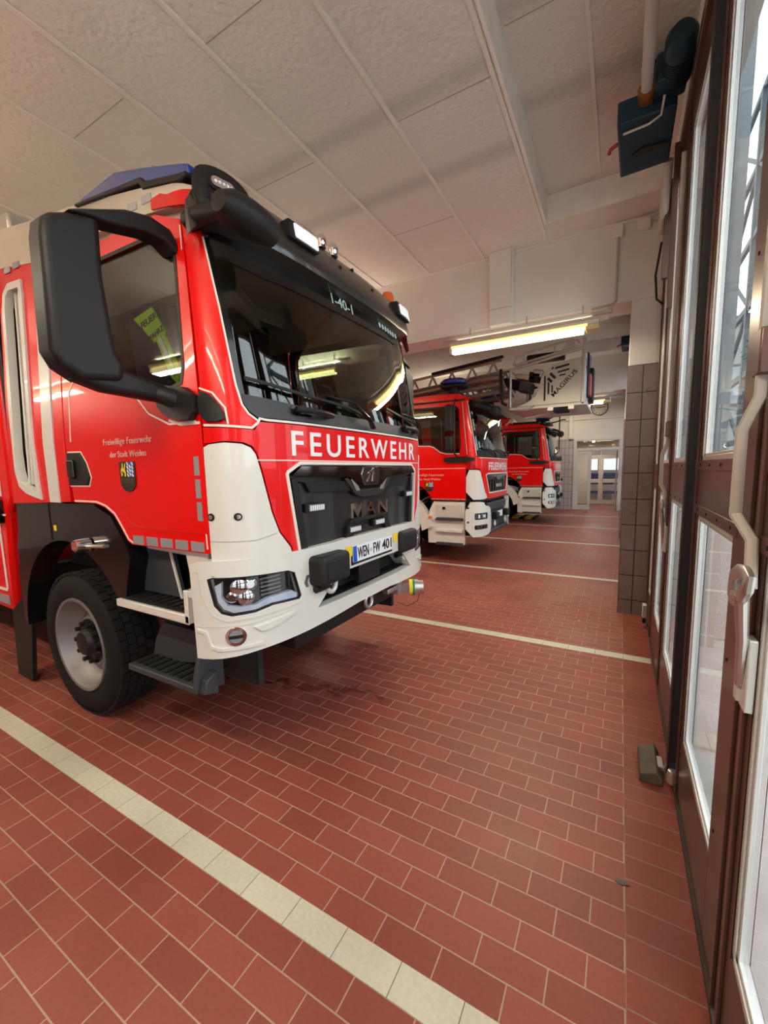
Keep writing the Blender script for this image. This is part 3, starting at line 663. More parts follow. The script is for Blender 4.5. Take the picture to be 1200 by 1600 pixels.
# wall clock
t = thing('wall_clock', 'round white wall clock on the far wall above the corridor door', 'clock', (-.83, Y1-.03, 4.13))
MB().lathe([(.0, .0), (.27, .0), (.29, -.03), (.30, -.03), (.31, .0), (.31, .03), (.0, .03)], 'y', (0, 0, 0), 40).build('rim', mat('clock_rim', (.06, .06, .06), .4), t)
MB().lathe([(.0, -.012), (.285, -.012), (.285, .0), (.0, .0)], 'y', (0, 0, 0), 40).build('face', mat('clock_face', (.72, .68, .62), .6), t)
mk = MB()
for q in range(12):
    a = q*math.pi/6; u, w = math.sin(a), math.cos(a)
    mk.tube([(u*.20, -.016, w*.20), (u*.255, -.016, w*.255)], .012, 6)
mk.build('hour_marks', BLK, t)
for a, L, nm in ((math.radians(270+5), .15, 'hour_hand'), (math.radians(88), .21, 'minute_hand')):
    MB().tube([(0, -.02, 0), (math.sin(a)*L, -.02, math.cos(a)*L)], .012, 6).build(nm, BLK, t)
# charging cable hanging beside the third engine
t = thing('charging_cable', 'charging cable with plug hanging from the ceiling beside the third engine', 'cable', (-1.80, 16.4, 1.55))
MB().tube([(-.35, .6, 2.8), (-.33, .5, .9), (-.32, .45, -.1), (-.28, .4, -.16), (-.24, .42, -.1)], .022, 8).build('cable', BLK, t)
MB().tube([(-.36, .45, -.02), (-.30, .42, -.22), (-.16, .4, -.24)], .05, 10).build('plug', BLK, t)
# yellow and black ramp by the third engine
t = thing('wheel_ramp', 'black and yellow rubber ramp on the floor before the wheel of the third engine', 'ramp', (-2.95, 14.9, 0))
MB().prism([(-.55, 0), (.55, 0), (.50, .06), (-.50, .06)], 'x', -.38, .38).build('body', RUB, t, bevel=.01)
for q in (-.25, .18): MB().box(q-.12, q+.12, -.49, .49, .056, .066).box(q-.12, q+.12, -.54, -.50, .02, .05).build('yellow_stripe', YEL, t)
# ================================================================ FIRE ENGINES
SO = CAB.corner-.36                         # side: x = SO' - |s|
def sx(x): return -(CAB.corner+(-.36-x))    # arc length of a side point at local x
def wheel(root, x, y, r=.53, side=-1, rim_r=.345):
    """one road wheel as a part with rim, hub and studs; side -1 faces the camera"""
    w = .31; s = side
    c = (x, y+ -s*w/2, r)
    t = MB().lathe([(rim_r, -w/2+.01), (rim_r+.03, -w/2-.005), (r-.08, -w/2-.012), (r-.03, -w/2+.01), (r-.008, -w/2+.035), (r-.008, w/2-.035), (r-.03, w/2-.01), (r-.08, w/2+.01), (rim_r, w/2-.01)], 'y', c, 72, cap=False)
    ty = t.build('tyre', RUB, root)
    tb = MB()
    for i in range(44):
        a = i*2*math.pi/44
        for j, yy in enumerate((-.115, -.058, .0, .058, .115)):
            aa = a+(.07 if j % 2 else 0); rot = Matrix.Rotation(-aa, 3, 'Y') @ Matrix.Rotation(.25*(1 if j % 2 else -1), 3, 'X')
            cc = Vector((c[0]+math.cos(aa)*(r-.006), c[1]+yy, c[2]+math.sin(aa)*(r-.006)))
            R = Matrix.Rotation(-aa, 3, 'Y')
            tb.box(cc.x-.010, cc.x+.010, cc.y-.025, cc.y+.025, cc.z-.032, cc.z+.032, rot=R, at=cc)
    tb.build('tread', RUB, ty, smooth=0)['kind'] = 'stuff'
    y0 = y
    def L(prof, m, nm, par, seg=48): return MB().lathe([(a, -s*0+ (b if s < 0 else -b)) for a, b in prof], 'y', (x, y0, r), seg, cap=False).build(nm, m, par)
    rim = L([(rim_r+.003, .012), (rim_r, -.004), (rim_r-.018, .0), (rim_r-.03, .03), (rim_r-.05, .10), (rim_r-.09, .135), (.20, .12), (.185, .085), (.17, .08), (.165, .12), (.0, .13)], STEEL, 'rim', root, 64)
    hub = L([(.12, .12), (.118, .055), (.10, .05), (.085, .02), (.05, .012), (.0, .01)], BLK, 'hub', root, 32)
    nb = MB()
    for i in range(10):
        a = i*2*math.pi/10; px, pz = x+math.cos(a)*.142, r+math.sin(a)*.142; yb = y0+(.085 if s < 0 else -.085)
        nb.tube([(px, yb, pz), (px, yb-.05*(1 if s < 0 else -1), pz)], .017, 6)
        nb.tube([(x+math.cos(a)*.09, yb-.02*(1 if s < 0 else -1), r+math.sin(a)*.09), (px, yb+.0, pz)], .022, 6)
    nb.build('wheel_nuts', BLK, hub)['kind'] = 'stuff'
def arc(cx, cz, r, a0, a1, n=14): return [(cx+r*math.cos(math.radians(a0+(a1-a0)*i/n)), cz+r*math.sin(math.radians(a0+(a1-a0)*i/n))) for i in range(n+1)]
def sp(pts): return [(sx(x), z) for x, z in pts]       # side panel points (local x, z) -> (s, z)
def crest(skin, root, s0, s1, z0, z1, off=.006):
    """small shield: dark and blue-white upper fields, dark red lower field"""
    w, h = s1-s0, z1-z0
    base = [(s0, z1), (s0, z0+.38*h)]+[(s0+w/2-w/2*math.cos(math.pi*i/8), z0+.38*h-.38*h*math.sin(math.pi*i/8)) for i in range(1, 8)]+[(s1, z0+.38*h), (s1, z1)]
    c = panel(skin, base, mat('shield_dark', (.02, .012, .01), .5), root, 'coat_of_arms', off=off, th=.003, bevel=0, label='small black, yellow and blue shield')
    zm = z0+.5*h
    panel(skin, [(s0+w*.52, zm), (s1-w*.03, zm), (s1-w*.03, z1-.02*h), (s0+w*.52, z1-.02*h)], mat('shield_blue', (.03, .12, .32), .5), c, 'blue_field', off=off+.0015, th=.001, bevel=0)
    dm = bmesh.new()
    for i in range(3):
        for j in range(4):
            cx, cz = s0+w*(.58+.15*i), zm+h*(.06+.125*j)+(.03*h if i % 2 else 0); a, b = w*.055, h*.05
            if cz+b < z1: dm.faces.new([dm.verts.new((cx-a*1.2, cz+b, 0)), dm.verts.new((cx, cz-b, 0)), dm.verts.new((cx+a*1.2, cz-b, 0)), dm.verts.new((cx, cz+b, 0))])
    sheet_from(dm, skin, off+.003, .001, 'white_lozenges', LET, c)
    lion = bmesh.new()
    for l in ([(.10, .62), (.20, .70), (.30, .66), (.42, .60), (.44, .66), (.36, .74), (.26, .80), (.14, .78)], [(.18, .78), (.22, .96), (.27, .95), (.27, .78)], [(.32, .76), (.40, .95), (.45, .94), (.38, .74)],
              [(.12, .52), (.22, .56), (.20, .66), (.14, .62)], [(.34, .52), (.42, .52), (.44, .62), (.36, .64)]):
        lion.faces.new([lion.verts.new((s0+a*w, z0+b*h, 0)) for a, b in l])
    bmesh.ops.triangulate(lion, faces=lion.faces)
    sheet_from(lion, skin, off+.002, .001, 'yellow_lion', YEL, c)
    panel(skin, [(s0+w*.1, z0+.30*h), (s1-w*.1, z0+.30*h), (s1-w*.06, z0+.46*h), (s0+w*.06, z0+.46*h)], mat('shield_brown', (.05, .03, .012), .5), c, 'lower_field', off=off+.0015, th=.001, bevel=0)
def seat(root, x, y, z=1.75, m=None):
    m = m or mat('seat_fabric', (.02, .02, .022), .9)
    s = MB().box(x-.25, x+.25, y-.24, y+.24, z, z+.14).build('seat', m, root, bevel=.05, seg=3)
    MB().box(x-.33, x-.20, y-.24, y+.24, z+.08, z+.72, rot=Matrix.Rotation(-.15, 3, 'Y')).build('backrest', m, s, bevel=.05, seg=3)
    MB().box(x-.40, x-.30, y-.13, y+.13, z+.74, z+.98, rot=Matrix.Rotation(-.1, 3, 'Y')).build('headrest', m, s, bevel=.04, seg=3)
def side_mirror(root, sgn, cfg):
    """tall mirror housing on arms; polygon in local (y,z)"""
    for nm, poly, x0, x1 in cfg['boxes']:
        MB().prism([(sgn*a, b) for a, b in poly], 'x', x0, x1).build(nm, BLK, root, bevel=.03, seg=4)
    for pts, r in cfg['arms']:
        MB().tube([(a, sgn*b, c) for a, b, c in pts], r, 12).build('mirror_arm', BLK, root)

def SP(s, z): p = CAB.at(s, z); return (p[0], p[2])
def engine_one():
    root = thing('fire_engine', 'large red and white fire engine nearest the camera, numbered 1-40-1 on its windscreen', 'fire engine', (-1.60, 2.48, 0), 'red fire engines parked in their bays')
    # ---------- hidden structure
    MB().prism([(-.95, -1.06), (-.36, -1.06), (-.12, -.9), (-.05, -.6), (-.05, .6), (-.12, .9), (-.36, 1.06), (-.95, 1.06)], 'z', 1.33, 2.0).build('cab_shell', DARK, root, smooth=0)
    MB().box(-1.1, -.16, -.9, .9, .78, 1.34).box(-2.62, -.9, -1.08, 1.08, 1.57, 1.63).box(-2.72, -2.66, -1.08, 1.08, 1.3, 3.2).box(-9.3, -2.7, -1.06, 1.06, .6, 1.0).build('chassis', DARK, root, smooth=0)
    for a, b in ((-.80, -.70), (.70, .80)): MB().box(-2.60, -1.1, a, b, 1.0, 1.57).build('wheel_arch_liner', DARK, root, smooth=0)
    MB().box(-2.66, -.95, -1.0, 1.0, 3.10, 3.14).build('headliner', mat('headliner_grey', (.16, .15, .13), .9), root)
    dash = MB().prism([(-.30, 1.98), (-.30, 2.10), (-.50, 2.16), (-.78, 2.10), (-.85, 1.9), (-.8, 1.7), (-.3, 1.7)], 'y', -1.0, 1.0).build('dashboard', DARK, root, bevel=.02)
    MB().lathe([(.0, 0), (.05, 0), (.05, .03), (.0, .03)], 'z', (-.95, -.52, 2.08), 16).tube([(-.95+.20*math.cos(a*math.pi/12), -.52+.22*math.sin(a*math.pi/12), 2.14+.06*math.cos(a*math.pi/12)) for a in range(25)], .015, 8).build('steering_wheel', BLK, dash)
    rb = MB().box(-.52, -.42, .18, .40, 2.12, 2.36).build('radio_unit', BLK, dash, bevel=.01)
    MB().box(-.419, -.415, .20, .26, 2.26, 2.30).box(-.419, -.415, .28, .35, 2.27, 2.33).box(-.419, -.415, .20, .25, 2.19, 2.23).build('buttons', LET, rb)
    MB().box(-.56, -.40, .47, .64, 2.10, 2.40).build('radio_handset', BLK, dash, bevel=.03)
    for yy in (-.62, .62): seat(root, -1.75, yy)
    MB().box(-1.35, -.92, -.04, .0, 2.5, 2.9).build('map_board', DARK, root)
    # ---------- near and far sides
    door = [(sx(-2.31+.62), 1.335)]
    arch_o = [(-1.966, 1.335), (-2.011, 1.355), (-2.08, 1.44), (-2.142, 1.508), (-2.24, 1.555), (-2.343, 1.576), (-2.62, 1.578)]
    win = [(-1.372, 2.225), (-1.346, 2.30), (-1.335, 2.90), (-1.36, 2.97), (-1.44, 3.01), (-2.52, 3.035), (-2.57, 2.98), (-2.585, 2.50), (-2.54, 2.43), (-2.2, 2.40), (-1.95, 2.33), (-1.77, 2.263), (-1.46, 2.205)]
    for mi in (False, True):
        q = dict(mirror=mi)
        outer = [(-1.243, 1.335)]+arch_o+[(-2.65, 1.9), (-2.66, 2.2), (-2.66, 3.0), (-2.64, 3.14), (-1.5, 3.115), (-1.262, 3.03), (-1.250, 2.9)]
        if mi:
            d = panel(CAB, [outer, win], RED, root, 'door', **q)
        else:
            d = panel(CAB, [outer, win], RED, root, 'door', label='red driver door with shield and lettering', **q)
        panel(CAB, win, GLS2, d, 'window', off=-.012, th=.004, bevel=0, **q)
        wi = [(a, b) for a, b in win]
        ribbon(CAB, wi, .022, BLK, d, 'window_seal', off=.003, closed=True, mirror=mi)
        # white contour lines on the door
        ribbon(CAB, [(-1.262, 1.36), (-1.262, 3.0)], .008, PIN, d, 'contour_line', mirror=mi)
        ribbon(CAB, [(-1.28, 2.02), (-1.50, 2.02), (-1.68, 2.09), (-1.80, 2.20), (-2.2, 2.33), (-2.5, 2.37), (-2.57, 2.30), (-2.58, 1.98)], .010, PIN, d, 'contour_line', mirror=mi)
        ribbon(CAB, [(a+.012, b+.012) for a, b in arch_o], .010, PIN, d, 'contour_line', mirror=mi)
        ribbon(CAB, [(-2.048, 1.57), (-1.99, 1.49), (-1.92, 1.455), (-1.82, 1.447), (-1.27, 1.437)], .006, mat('red_crease', (.62, .01, .01), .2, coat=1), d, 'door_crease', off=.002, mirror=mi)
        # handle recess
        hd = panel(CAB, [(-2.637, 1.909), (-2.47, 1.905), (-2.41, 1.84), (-2.37, 1.745), (-2.40, 1.695), (-2.64, 1.695)], BLK, d, 'door_handle', off=.012, th=.02, bevel=.006, mirror=mi)
        ribbon(CAB, [(-2.637, 1.914), (-2.465, 1.910), (-2.403, 1.84), (-2.362, 1.745), (-2.395, 1.689), (-2.64, 1.689)], .008, PIN, d, 'contour_line', mirror=mi)
        panel(CAB, [(-2.61, 1.86), (-2.53, 1.86), (-2.53, 1.74), (-2.61, 1.74)], BLKG, hd, 'grip', off=.03, th=.02, bevel=.008, mirror=mi)
        # reflectors
        for i in range(5):
            a = -1.945+.138*i
            panel(CAB, [(a, 1.342), (a+.105, 1.342), (a+.105, 1.394), (a, 1.394)], REFL, d, 'reflector', off=.004, th=.004, bevel=0, mirror=mi)
        for i in range(3):
            z = 1.745-.118*i; panel(CAB, [(-1.318, z), (-1.282, z), (-1.282, z+.098), (-1.318, z+.098)], REFL, d, 'reflector', off=.004, th=.004, bevel=0, mirror=mi)
        # rear cab parts
        panel(CAB, [(-2.672, 1.578), (-2.815, 1.575), (-2.81, 2.4), (-2.83, 3.2), (-2.68, 3.19)], RED, root, 'cab_corner_panel', **q)
        panel(CAB, [(-2.82, 1.57), (-2.965, 1.57), (-2.985, 3.24), (-2.835, 3.215)], WHITE, root, 'white_band', off=.006, **q)
        ex_o = [(-2.97, 1.57), (-3.60, 1.55), (-3.56, 2.0), (-3.585, 3.33), (-2.99, 3.245)]
        ex_i = [(-3.482, 3.0), (-3.46, 3.10), (-3.39, 3.145), (-3.20, 3.13), (-3.19, 3.05), (-3.12, 1.72), (-3.11, 1.62), (-3.30, 1.655), (-3.40, 1.70), (-3.44, 1.80)]
        ep = panel(CAB, [ex_o, ex_i], RED, root, 'exhaust_cover', **q)
        ribbon(CAB, ex_i, .05, WHITE, ep, 'white_scoop', off=.014, closed=True, mirror=mi, th=.05)
        panel(CAB, ex_i, mat('scoop_inner', (.45, .42, .38), .6), ep, 'scoop_back', off=-.06, th=.01, bevel=0, mirror=mi)
        for a in (-3.36, -3.30, -3.24): ribbon(CAB, [(a, 3.10), (a+.04, 1.70)], .022, WHITE, ep, 'scoop_bar', off=-.015, mirror=mi, th=.03)
        # cream roof skirt
        panel(CAB, [(-1.14, 3.072), (-1.3, 3.10), (-1.84, 3.168), (-2.97, 3.218), (-3.60, 3.32), (-3.60, 3.60), (-3.0, 3.50), (-2.5, 3.43), (-1.6, 3.28), (-1.14, 3.18)], CREAM, root, 'roof_skirt', off=.004, th=.05, **q)
        panel(CAB, [(-1.148, 3.076), (-1.25, 3.09), (-1.495, 3.132), (-1.495, 3.185), (-1.40, 3.188), (-1.34, 3.165), (-1.148, 3.155)], RED, root, 'roof_corner_patch', off=.014, th=.03, **q)
        for a in (-1.60, -1.75, -1.95, -3.30, -3.45): panel(CAB, [(a, 3.19+(.06 if a < -3 else 0)), (a+.10, 3.185+(.06 if a < -3 else 0)), (a+.10, 3.225+(.06 if a < -3 else 0)), (a, 3.235+(.06 if a < -3 else 0))], REFL, root, 'roof_reflector', off=.008, th=.006, bevel=0, mirror=mi)
    skin_text(CAB, 'Freiwillige', -2.172, -1.940, 1.926, 1.974, LETR, root, bold=-.004, off=.005)
    skin_text(CAB, 'Feuerwehr', -1.915, -1.668, 1.936, 1.974, LETR, root, bold=-.004, off=.005)
    skin_text(CAB, 'der Stadt Weiden', -2.112, -1.735, 1.862, 1.898, LETR, root, bold=-.004, off=.005)
    crest(CAB, root, -2.018, -1.858, 1.655, 1.833)
    # ---------- roof
    rp = [(-.30, 3.05), (-.32, 3.15), (-.72, 3.24), (-1.5, 3.41), (-2.0, 3.48), (-2.6, 3.56), (-2.62, 3.05)]
    MB().prism(rp, 'y', -1.02, 1.02).build('roof', CREAM, root, bevel=.05, seg=4)
    for sg in (-1, 1):
        bb = MB().prism([SP(-2.38, 3.395), SP(-2.40, 3.418), SP(-1.877, 3.446), SP(-1.593, 3.386), SP(-1.218, 3.297), SP(-1.117, 3.274), SP(-1.13, 3.225), SP(-1.21, 3.225), SP(-1.56, 3.29), SP(-1.58, 3.315)], 'y', min(sg*1.055, sg*.84), max(sg*1.055, sg*.84)).build('blue_light_bar', BLUE, root, bevel=.02, seg=3, label='translucent blue beacon bar')
        MB().prism([SP(-2.363, 3.385), SP(-2.363, 3.40), SP(-1.58, 3.325), SP(-1.55, 3.295), SP(-1.2, 3.235), SP(-1.13, 3.23), SP(-1.13, 3.205), SP(-1.21, 3.20), SP(-1.577, 3.262), SP(-1.60, 3.297)], 'y', min(sg*1.07, sg*.82), max(sg*1.07, sg*.82)).build('beacon_base', BLK, bb, bevel=.006)
    MB().tube([(-1.05, -.75, 3.4), (-1.06, -.76, 3.68)], .004, 6).tube([(-1.05, -.75, 3.38), (-1.05, -.75, 3.43)], .012, 8).build('antenna', BLK, root)
    # ---------- black visor panel over the windscreen
    prof = [(-.03, 2.955), (.075, 2.985), (.095, 3.03), (.085, 3.10), (.05, 3.20), (.0, 3.27), (-.09, 3.315), (-.25, 3.33), (-.25, 3.2)]
    mb = MB(); rings = []
    for i in range(61):
        s = -1.13+2.26*i/60; e = max(0, (abs(s)-.98)/.15); k = 1-.35*e*e
        rings.append([mb.bm.verts.new(CAB.at(s, 2.955+(z-2.955)*(1-.12*e*e), o*k)) for o, z in prof])
    for A, B in zip(rings, rings[1:]):
        for i in range(len(prof)): j = (i+1) % len(prof); mb.bm.faces.new([A[i], A[j], B[j], B[i]])
    mb.bm.faces.new(rings[0]); mb.bm.faces.new(rings[-1][::-1])
    vis = mb.build('sun_visor', mat('satin_black_visor', (.030, .026, .023), .28, coat=.5), root, smooth=45)
    # side fin at the far end and near corner pod
    for sg in (-1, 1):
        P = [CAB.at(sg*1.10, 3.25, -.02), CAB.at(sg*1.08, 3.00, .07), CAB.at(sg*1.14, 2.90, .10), CAB.at(sg*1.16, 2.88, .085), CAB.at(sg*1.16, 3.20, -.03), CAB.at(sg*1.15, 3.05, .09)]
        MB().hull(P).build('visor_fin', vis.data.materials[0], vis)
    pod = panel(CAB, smooth_poly([(-1.12, 3.05), (-.88, 3.07), (-.81, 3.21), (-.90, 3.268), (-1.09, 3.265), (-1.13, 3.18)], 2), BLK, root, 'spotlight_pod', off=.07, th=.11, bevel=.02)
    panel(CAB, rrect(-1.062, -.922, 3.145, 3.225, .03), BLKG, pod, 'spotlight_bezel', off=.08, th=.03, bevel=.004)
    panel(CAB, rrect(-1.047, -.937, 3.160, 3.210, .02), CHROME, pod, 'spotlight_reflector', off=.084, th=.02, bevel=0)
    for a in range(5): panel(CAB, circ(-1.029+.0185*a, 3.185, .007, 8), LAMPW, pod, 'led', off=.088, th=.006, bevel=0)
    for s0 in (-.585, .795):
        w = panel(CAB, rrect(s0-.03, s0+.225, 3.095, 3.205, .015), BLK, vis, 'work_light', off=.115, th=.06, bevel=.006)
        panel(CAB, rrect(s0+.015, s0+.215, 3.110, 3.195, .01), mat('work_light_lens', (.8, .82, .85), .3, emit=(.9, .95, 1), es=.35), w, 'lens', off=.122, th=.02, bevel=.003, label='pale rectangular lens')
    for s in (-.16, -.02):
        x, y, z = CAB.at(s, 3.285, .015)
        MB().lathe([(.0, .045), (.022, .04), (.034, .02), (.036, .0), (.03, -.02), (.03, -.04), (.0, -.04)], 'z', (x, y, z+.01), 20).build('roof_marker_light', CHROME, vis)
    for s, z, o in ((-.80, 3.235, .035), (-.06, 3.15, .07), (.18, 3.235, .035), (.38, 3.15, .07)):
        c = Vector(CAB.at(s, z, o)); d = (Vector(CAB.at(s, z, o+.1))-c).normalized()
        MB().tube([c-d*.02, c+d*.004], .013, 12).build('screw_cap', BLKG, vis)
    am = MB().lathe([(.0, .09), (.045, .08), (.06, .04), (.06, -.02), (.0, -.02)], 'z', (-.40, 1.02, 3.335), 24).build('amber_beacon', AMBER, root, label='small amber beacon at the far roof corner')
    MB().tube([(-.38, 1.05, 3.34), (-.36, 1.10, 3.34), (-.34, 1.13, 3.20), (-.36, 1.12, 3.1)], .006, 8).build('beacon_cable', mat('red_cable', (.5, .01, .01), .5), am)
    # ---------- windscreen and pillars
    ws = [(-1.105, 2.905), (-1.064, 2.586), (-1.03, 2.20), (-1.015, 2.105), (1.015, 2.105), (1.03, 2.20), (1.064, 2.586), (1.105, 2.905), (1.06, 3.02), (-1.06, 3.02)]
    w = panel(CAB, ws, GLS, root, 'windscreen', off=-.004, th=.005, bevel=0)
    ribbon(CAB, [(-1.095, 2.93), (-1.054, 2.58), (-1.018, 2.14)], .035, BLKG, w, 'windscreen_border', off=.001, th=.004)
    ribbon(CAB, [(1.095, 2.93), (1.054, 2.58), (1.018, 2.14)], .035, BLKG, w, 'windscreen_border', off=.001, th=.004)
    panel(CAB, [(-1.10, 2.845), (-.9, 2.83), (.82, 2.86), (.90, 2.90), (.90, 2.99), (-1.07, 2.985)], mat('dark_tint_band', (.006, .007, .008), .15, coat=.3), w, 'tint_band', off=.002, th=.003, bevel=0)
    skin_text(CAB, '1-40-1', -.145, .112, 2.895, 2.965, mat('pale_green_lettering', (.55, .70, .62), .5), w, off=.006)
    for i in range(7):
        a = .52+.055*i
        panel(CAB, rrect(a, a+.032, 2.925, 2.965, .01), MATS['pale_green_lettering'], w, 'small_mark', off=.006, th=.002, bevel=0)
    for mi in (False, True):
        panel(CAB, [(-1.236, 1.997), (-1.229, 2.20), (-1.232, 2.6), (-1.246, 3.02), (-1.14, 3.06), (-1.118, 2.905), (-1.077, 2.586), (-1.043, 2.20), (-1.025, 2.10), (-1.0, 2.06), (-.965, 2.035), (-.955, 2.01), (-.972, 1.992)], RED, root, 'windscreen_pillar', mirror=mi)
        ribbon(CAB, [(-1.118, 2.93), (-1.075, 2.586), (-1.041, 2.20), (-1.022, 2.10), (-.995, 2.055), (-.955, 2.025)], .010, PIN, root, 'contour_line', mirror=mi, off=.004)
        ribbon(CAB, [(-1.225, 1.996), (-.985, 1.985), (-.955, 2.01), (-.940, 2.035), (-.90, 2.030), (0, 2.032)], .012, PIN, root, 'contour_line', mirror=mi, off=.004)
        b = panel(CAB, smooth_poly([(-1.232, 2.17), (-1.165, 2.145), (-1.115, 2.075), (-1.108, 2.01), (-1.232, 2.015)], 1), BLK, root, 'mirror_foot', off=.02, th=.03, bevel=.01, mirror=mi)
        ribbon(CAB, [(-1.232, 2.182), (-1.158, 2.155), (-1.104, 2.08), (-1.098, 2.0)], .009, PIN, root, 'contour_line', off=.004, mirror=mi)
        panel(CAB, smooth_poly([(-1.25, 2.19), (-1.25, 2.02), (-1.42, 2.035), (-1.53, 2.09), (-1.55, 2.16), (-1.52, 2.20)], 1), BLK, root, 'mirror_foot', off=.04, th=.05, bevel=.015, mirror=mi)
        ribbon(CAB, [(-1.25, 2.01), (-1.40, 2.012), (-1.50, 2.04)], .014, PIN, root, 'contour_line', off=.004, mirror=mi)
        # white corner
        wc = [(-1.234, 1.30), (-1.234, 1.885), (-1.20, 1.900), (-1.12, 1.908), (-1.04, 1.902), (-1.0, 1.885), (-.975, 1.85), (-.950, 1.75), (-.905, 1.54), (-.865, 1.425), (-.80, 1.335), (-.79, 1.30)]
        c = panel(CAB, wc, WHITE, root, 'corner_panel', off=.008, mirror=mi, bevel=.008)
        ribbon(CAB, [(-1.23, 1.405), (-1.0, 1.40), (-.885, 1.425)], .006, mat('panel_seam', (.45, .44, .41), .5), c, 'seam', off=.0095, mirror=mi)
        for s in (-1.214, -1.08):
            panel(CAB, circ(s, 1.531, .020, 20), BLK, c, 'sensor', off=.012, th=.01, bevel=.002, mirror=mi); panel(CAB, circ(s, 1.531, .012, 16), CHROME, c, 'sensor_cap', off=.014, th=.006, bevel=0, mirror=mi)
    # cowl with grab handles and wipers
    cw = panel(CAB, [(-1.02, 2.155), (-1.015, 2.11), (-.99, 2.07), (-.955, 2.042), (.955, 2.042), (.99, 2.07), (1.015, 2.11), (1.02, 2.155), (.5, 2.118), (-.5, 2.118)], mat('cowl_black', (.028, .028, .031), .45), root, 'cowl', off=.004, th=.02, bevel=.004)
    for s0 in (-.72, .55):
        h = MB(); p = [CAB.at(s0+q*.30, 2.105-q*.008, .03+.03*math.sin(math.pi*q)) for q in [i/8 for i in range(9)]]
        h.tube(p, .017, 10); h.tube([CAB.at(s0+.05, 2.105, -.01), p[1]], .026, 8).tube([CAB.at(s0+.25, 2.098, -.01), p[7]], .022, 8); h.build('grab_handle', BLK, cw)
        panel(CAB, rrect(s0-.02, s0+.14, 2.072, 2.125, .02), BLKG, cw, 'handle_recess', off=.008, th=.01, bevel=.003)
    for s0, s1 in ((-1.0, -.02), (-.05, .80), (.30, 1.0)):
        if s0 == -.05: continue
        bl = ribbon(CAB, [(s0, 2.235), (s0+.32*(s1-s0), 2.20), (s0+.8*(s1-s0), 2.175), (s1-.02, 2.14)], .016, BLK, root, 'wiper_blade', off=.03, th=.014)
        e = s1
        MB().tube([CAB.at(e+.06, 2.06, .03), CAB.at(e-.0, 2.11, .05), CAB.at(e-.16, 2.205, .05), CAB.at(e-.45, 2.215, .045)], [.022, .018, .012, .008], 10, flat=.6).build('wiper_arm', BLKG, bl)
    # ---------- red nose and grille
    nose = [(-.945, 2.018), (-.970, 1.975), (-1.232, 1.985), (-1.232, 1.905), (-1.12, 1.916), (-1.03, 1.910), (-.985, 1.89), (-.962, 1.85), (-.938, 1.75), (-.893, 1.54), (-.853, 1.425), (-.785, 1.34), (-.775, 1.30),
            (-.735, 1.283), (-.800, 1.742), (-.792, 1.757), (-.705, 1.808), (.705, 1.808), (.792, 1.757), (.800, 1.742), (.735, 1.283), (.775, 1.30)]
    nose += [(-a, b) for a, b in nose[::-1][10:]] if False else [(.785, 1.34), (.853, 1.425), (.893, 1.54), (.938, 1.75), (.962, 1.85), (.985, 1.89), (1.03, 1.910), (1.12, 1.916), (1.232, 1.905), (1.232, 1.985), (.970, 1.975), (.945, 2.018)]
    nz = panel(CAB, nose, RED, root, 'nose_panel', off=.002, bevel=.005)
    ribbon(CAB, [(-.975, 1.82), (.975, 1.82)], .006, PIN, nz, 'contour_line', off=.004)
    gb = [(-.733, 1.295), (-.797, 1.742), (-.788, 1.757), (-.703, 1.805), (.703, 1.805), (.788, 1.757), (.797, 1.742), (.733, 1.295)]
    ribbon(CAB, gb, .018, PIN, nz, 'grille_surround', off=.008, th=.03)
    skin_text(CAB, 'FEUERWEHR', -.755, .785, 1.845, 1.985, LET, nz, spacing=1.32, off=.0055, bold=.012, label='large white FEUERWEHR lettering')
    gi = [(-.725, 1.27), (-.785, 1.742), (-.70, 1.795), (.70, 1.795), (.785, 1.742), (.725, 1.27)]
    g = panel(CAB, gi, mat('grille_black', (.012, .010, .010), .33, coat=.3), root, 'grille', off=-.03, th=.02, bevel=0)
    panel(CAB, [(-.765, 1.735), (-.695, 1.787), (.695, 1.787), (.765, 1.735), (.25, 1.715), (.16, 1.655), (.10, 1.64), (-.10, 1.64), (-.16, 1.655), (-.25, 1.715)], mat('smoked_chrome', (.16, .14, .14), .1, metal=1), g, 'upper_bar', off=.012, th=.03, bevel=.008)
    panel(CAB, [(-.30, 1.705), (-.265, 1.712), (-.17, 1.645), (-.10, 1.628), (.10, 1.628), (.17, 1.645), (.265, 1.712), (.30, 1.705), (.19, 1.60), (.10, 1.575), (-.10, 1.575), (-.19, 1.60)], mat('grille_frame', (.03, .03, .03), .3), g, 'emblem_frame', off=.006, th=.03, bevel=.005)
    for sg in (False, True):
        panel(CAB, [(-.76, 1.72), (-.72, 1.722), (-.655, 1.28), (-.715, 1.27)], BLK, g, 'grille_side_post', off=-.005, th=.03, bevel=.004, mirror=sg)
        panel(CAB, [(-.70, 1.70), (-.26, 1.69), (-.22, 1.64), (-.24, 1.625), (-.62, 1.632), (-.66, 1.69)], BLK, g, 'grille_ledge', off=-.008, th=.02, bevel=.004, mirror=sg)
        panel(CAB, [(-.33, 1.285), (-.29, 1.33), (-.24, 1.42), (-.20, 1.43), (0, 1.43), (0, 1.405), (-.18, 1.405), (-.22, 1.33), (-.20, 1.29)], BLK, g, 'lower_frame', off=.0, th=.03, bevel=.004, mirror=sg)
        panel(CAB, [(.135, 1.62), (.18, 1.62), (.235, 1.70), (.18, 1.70)] if not sg else [(.135, 1.62), (.18, 1.62), (.235, 1.70), (.18, 1.70)], ALU, g, 'emblem_trim', off=.010, th=.01, bevel=.002, mirror=sg)
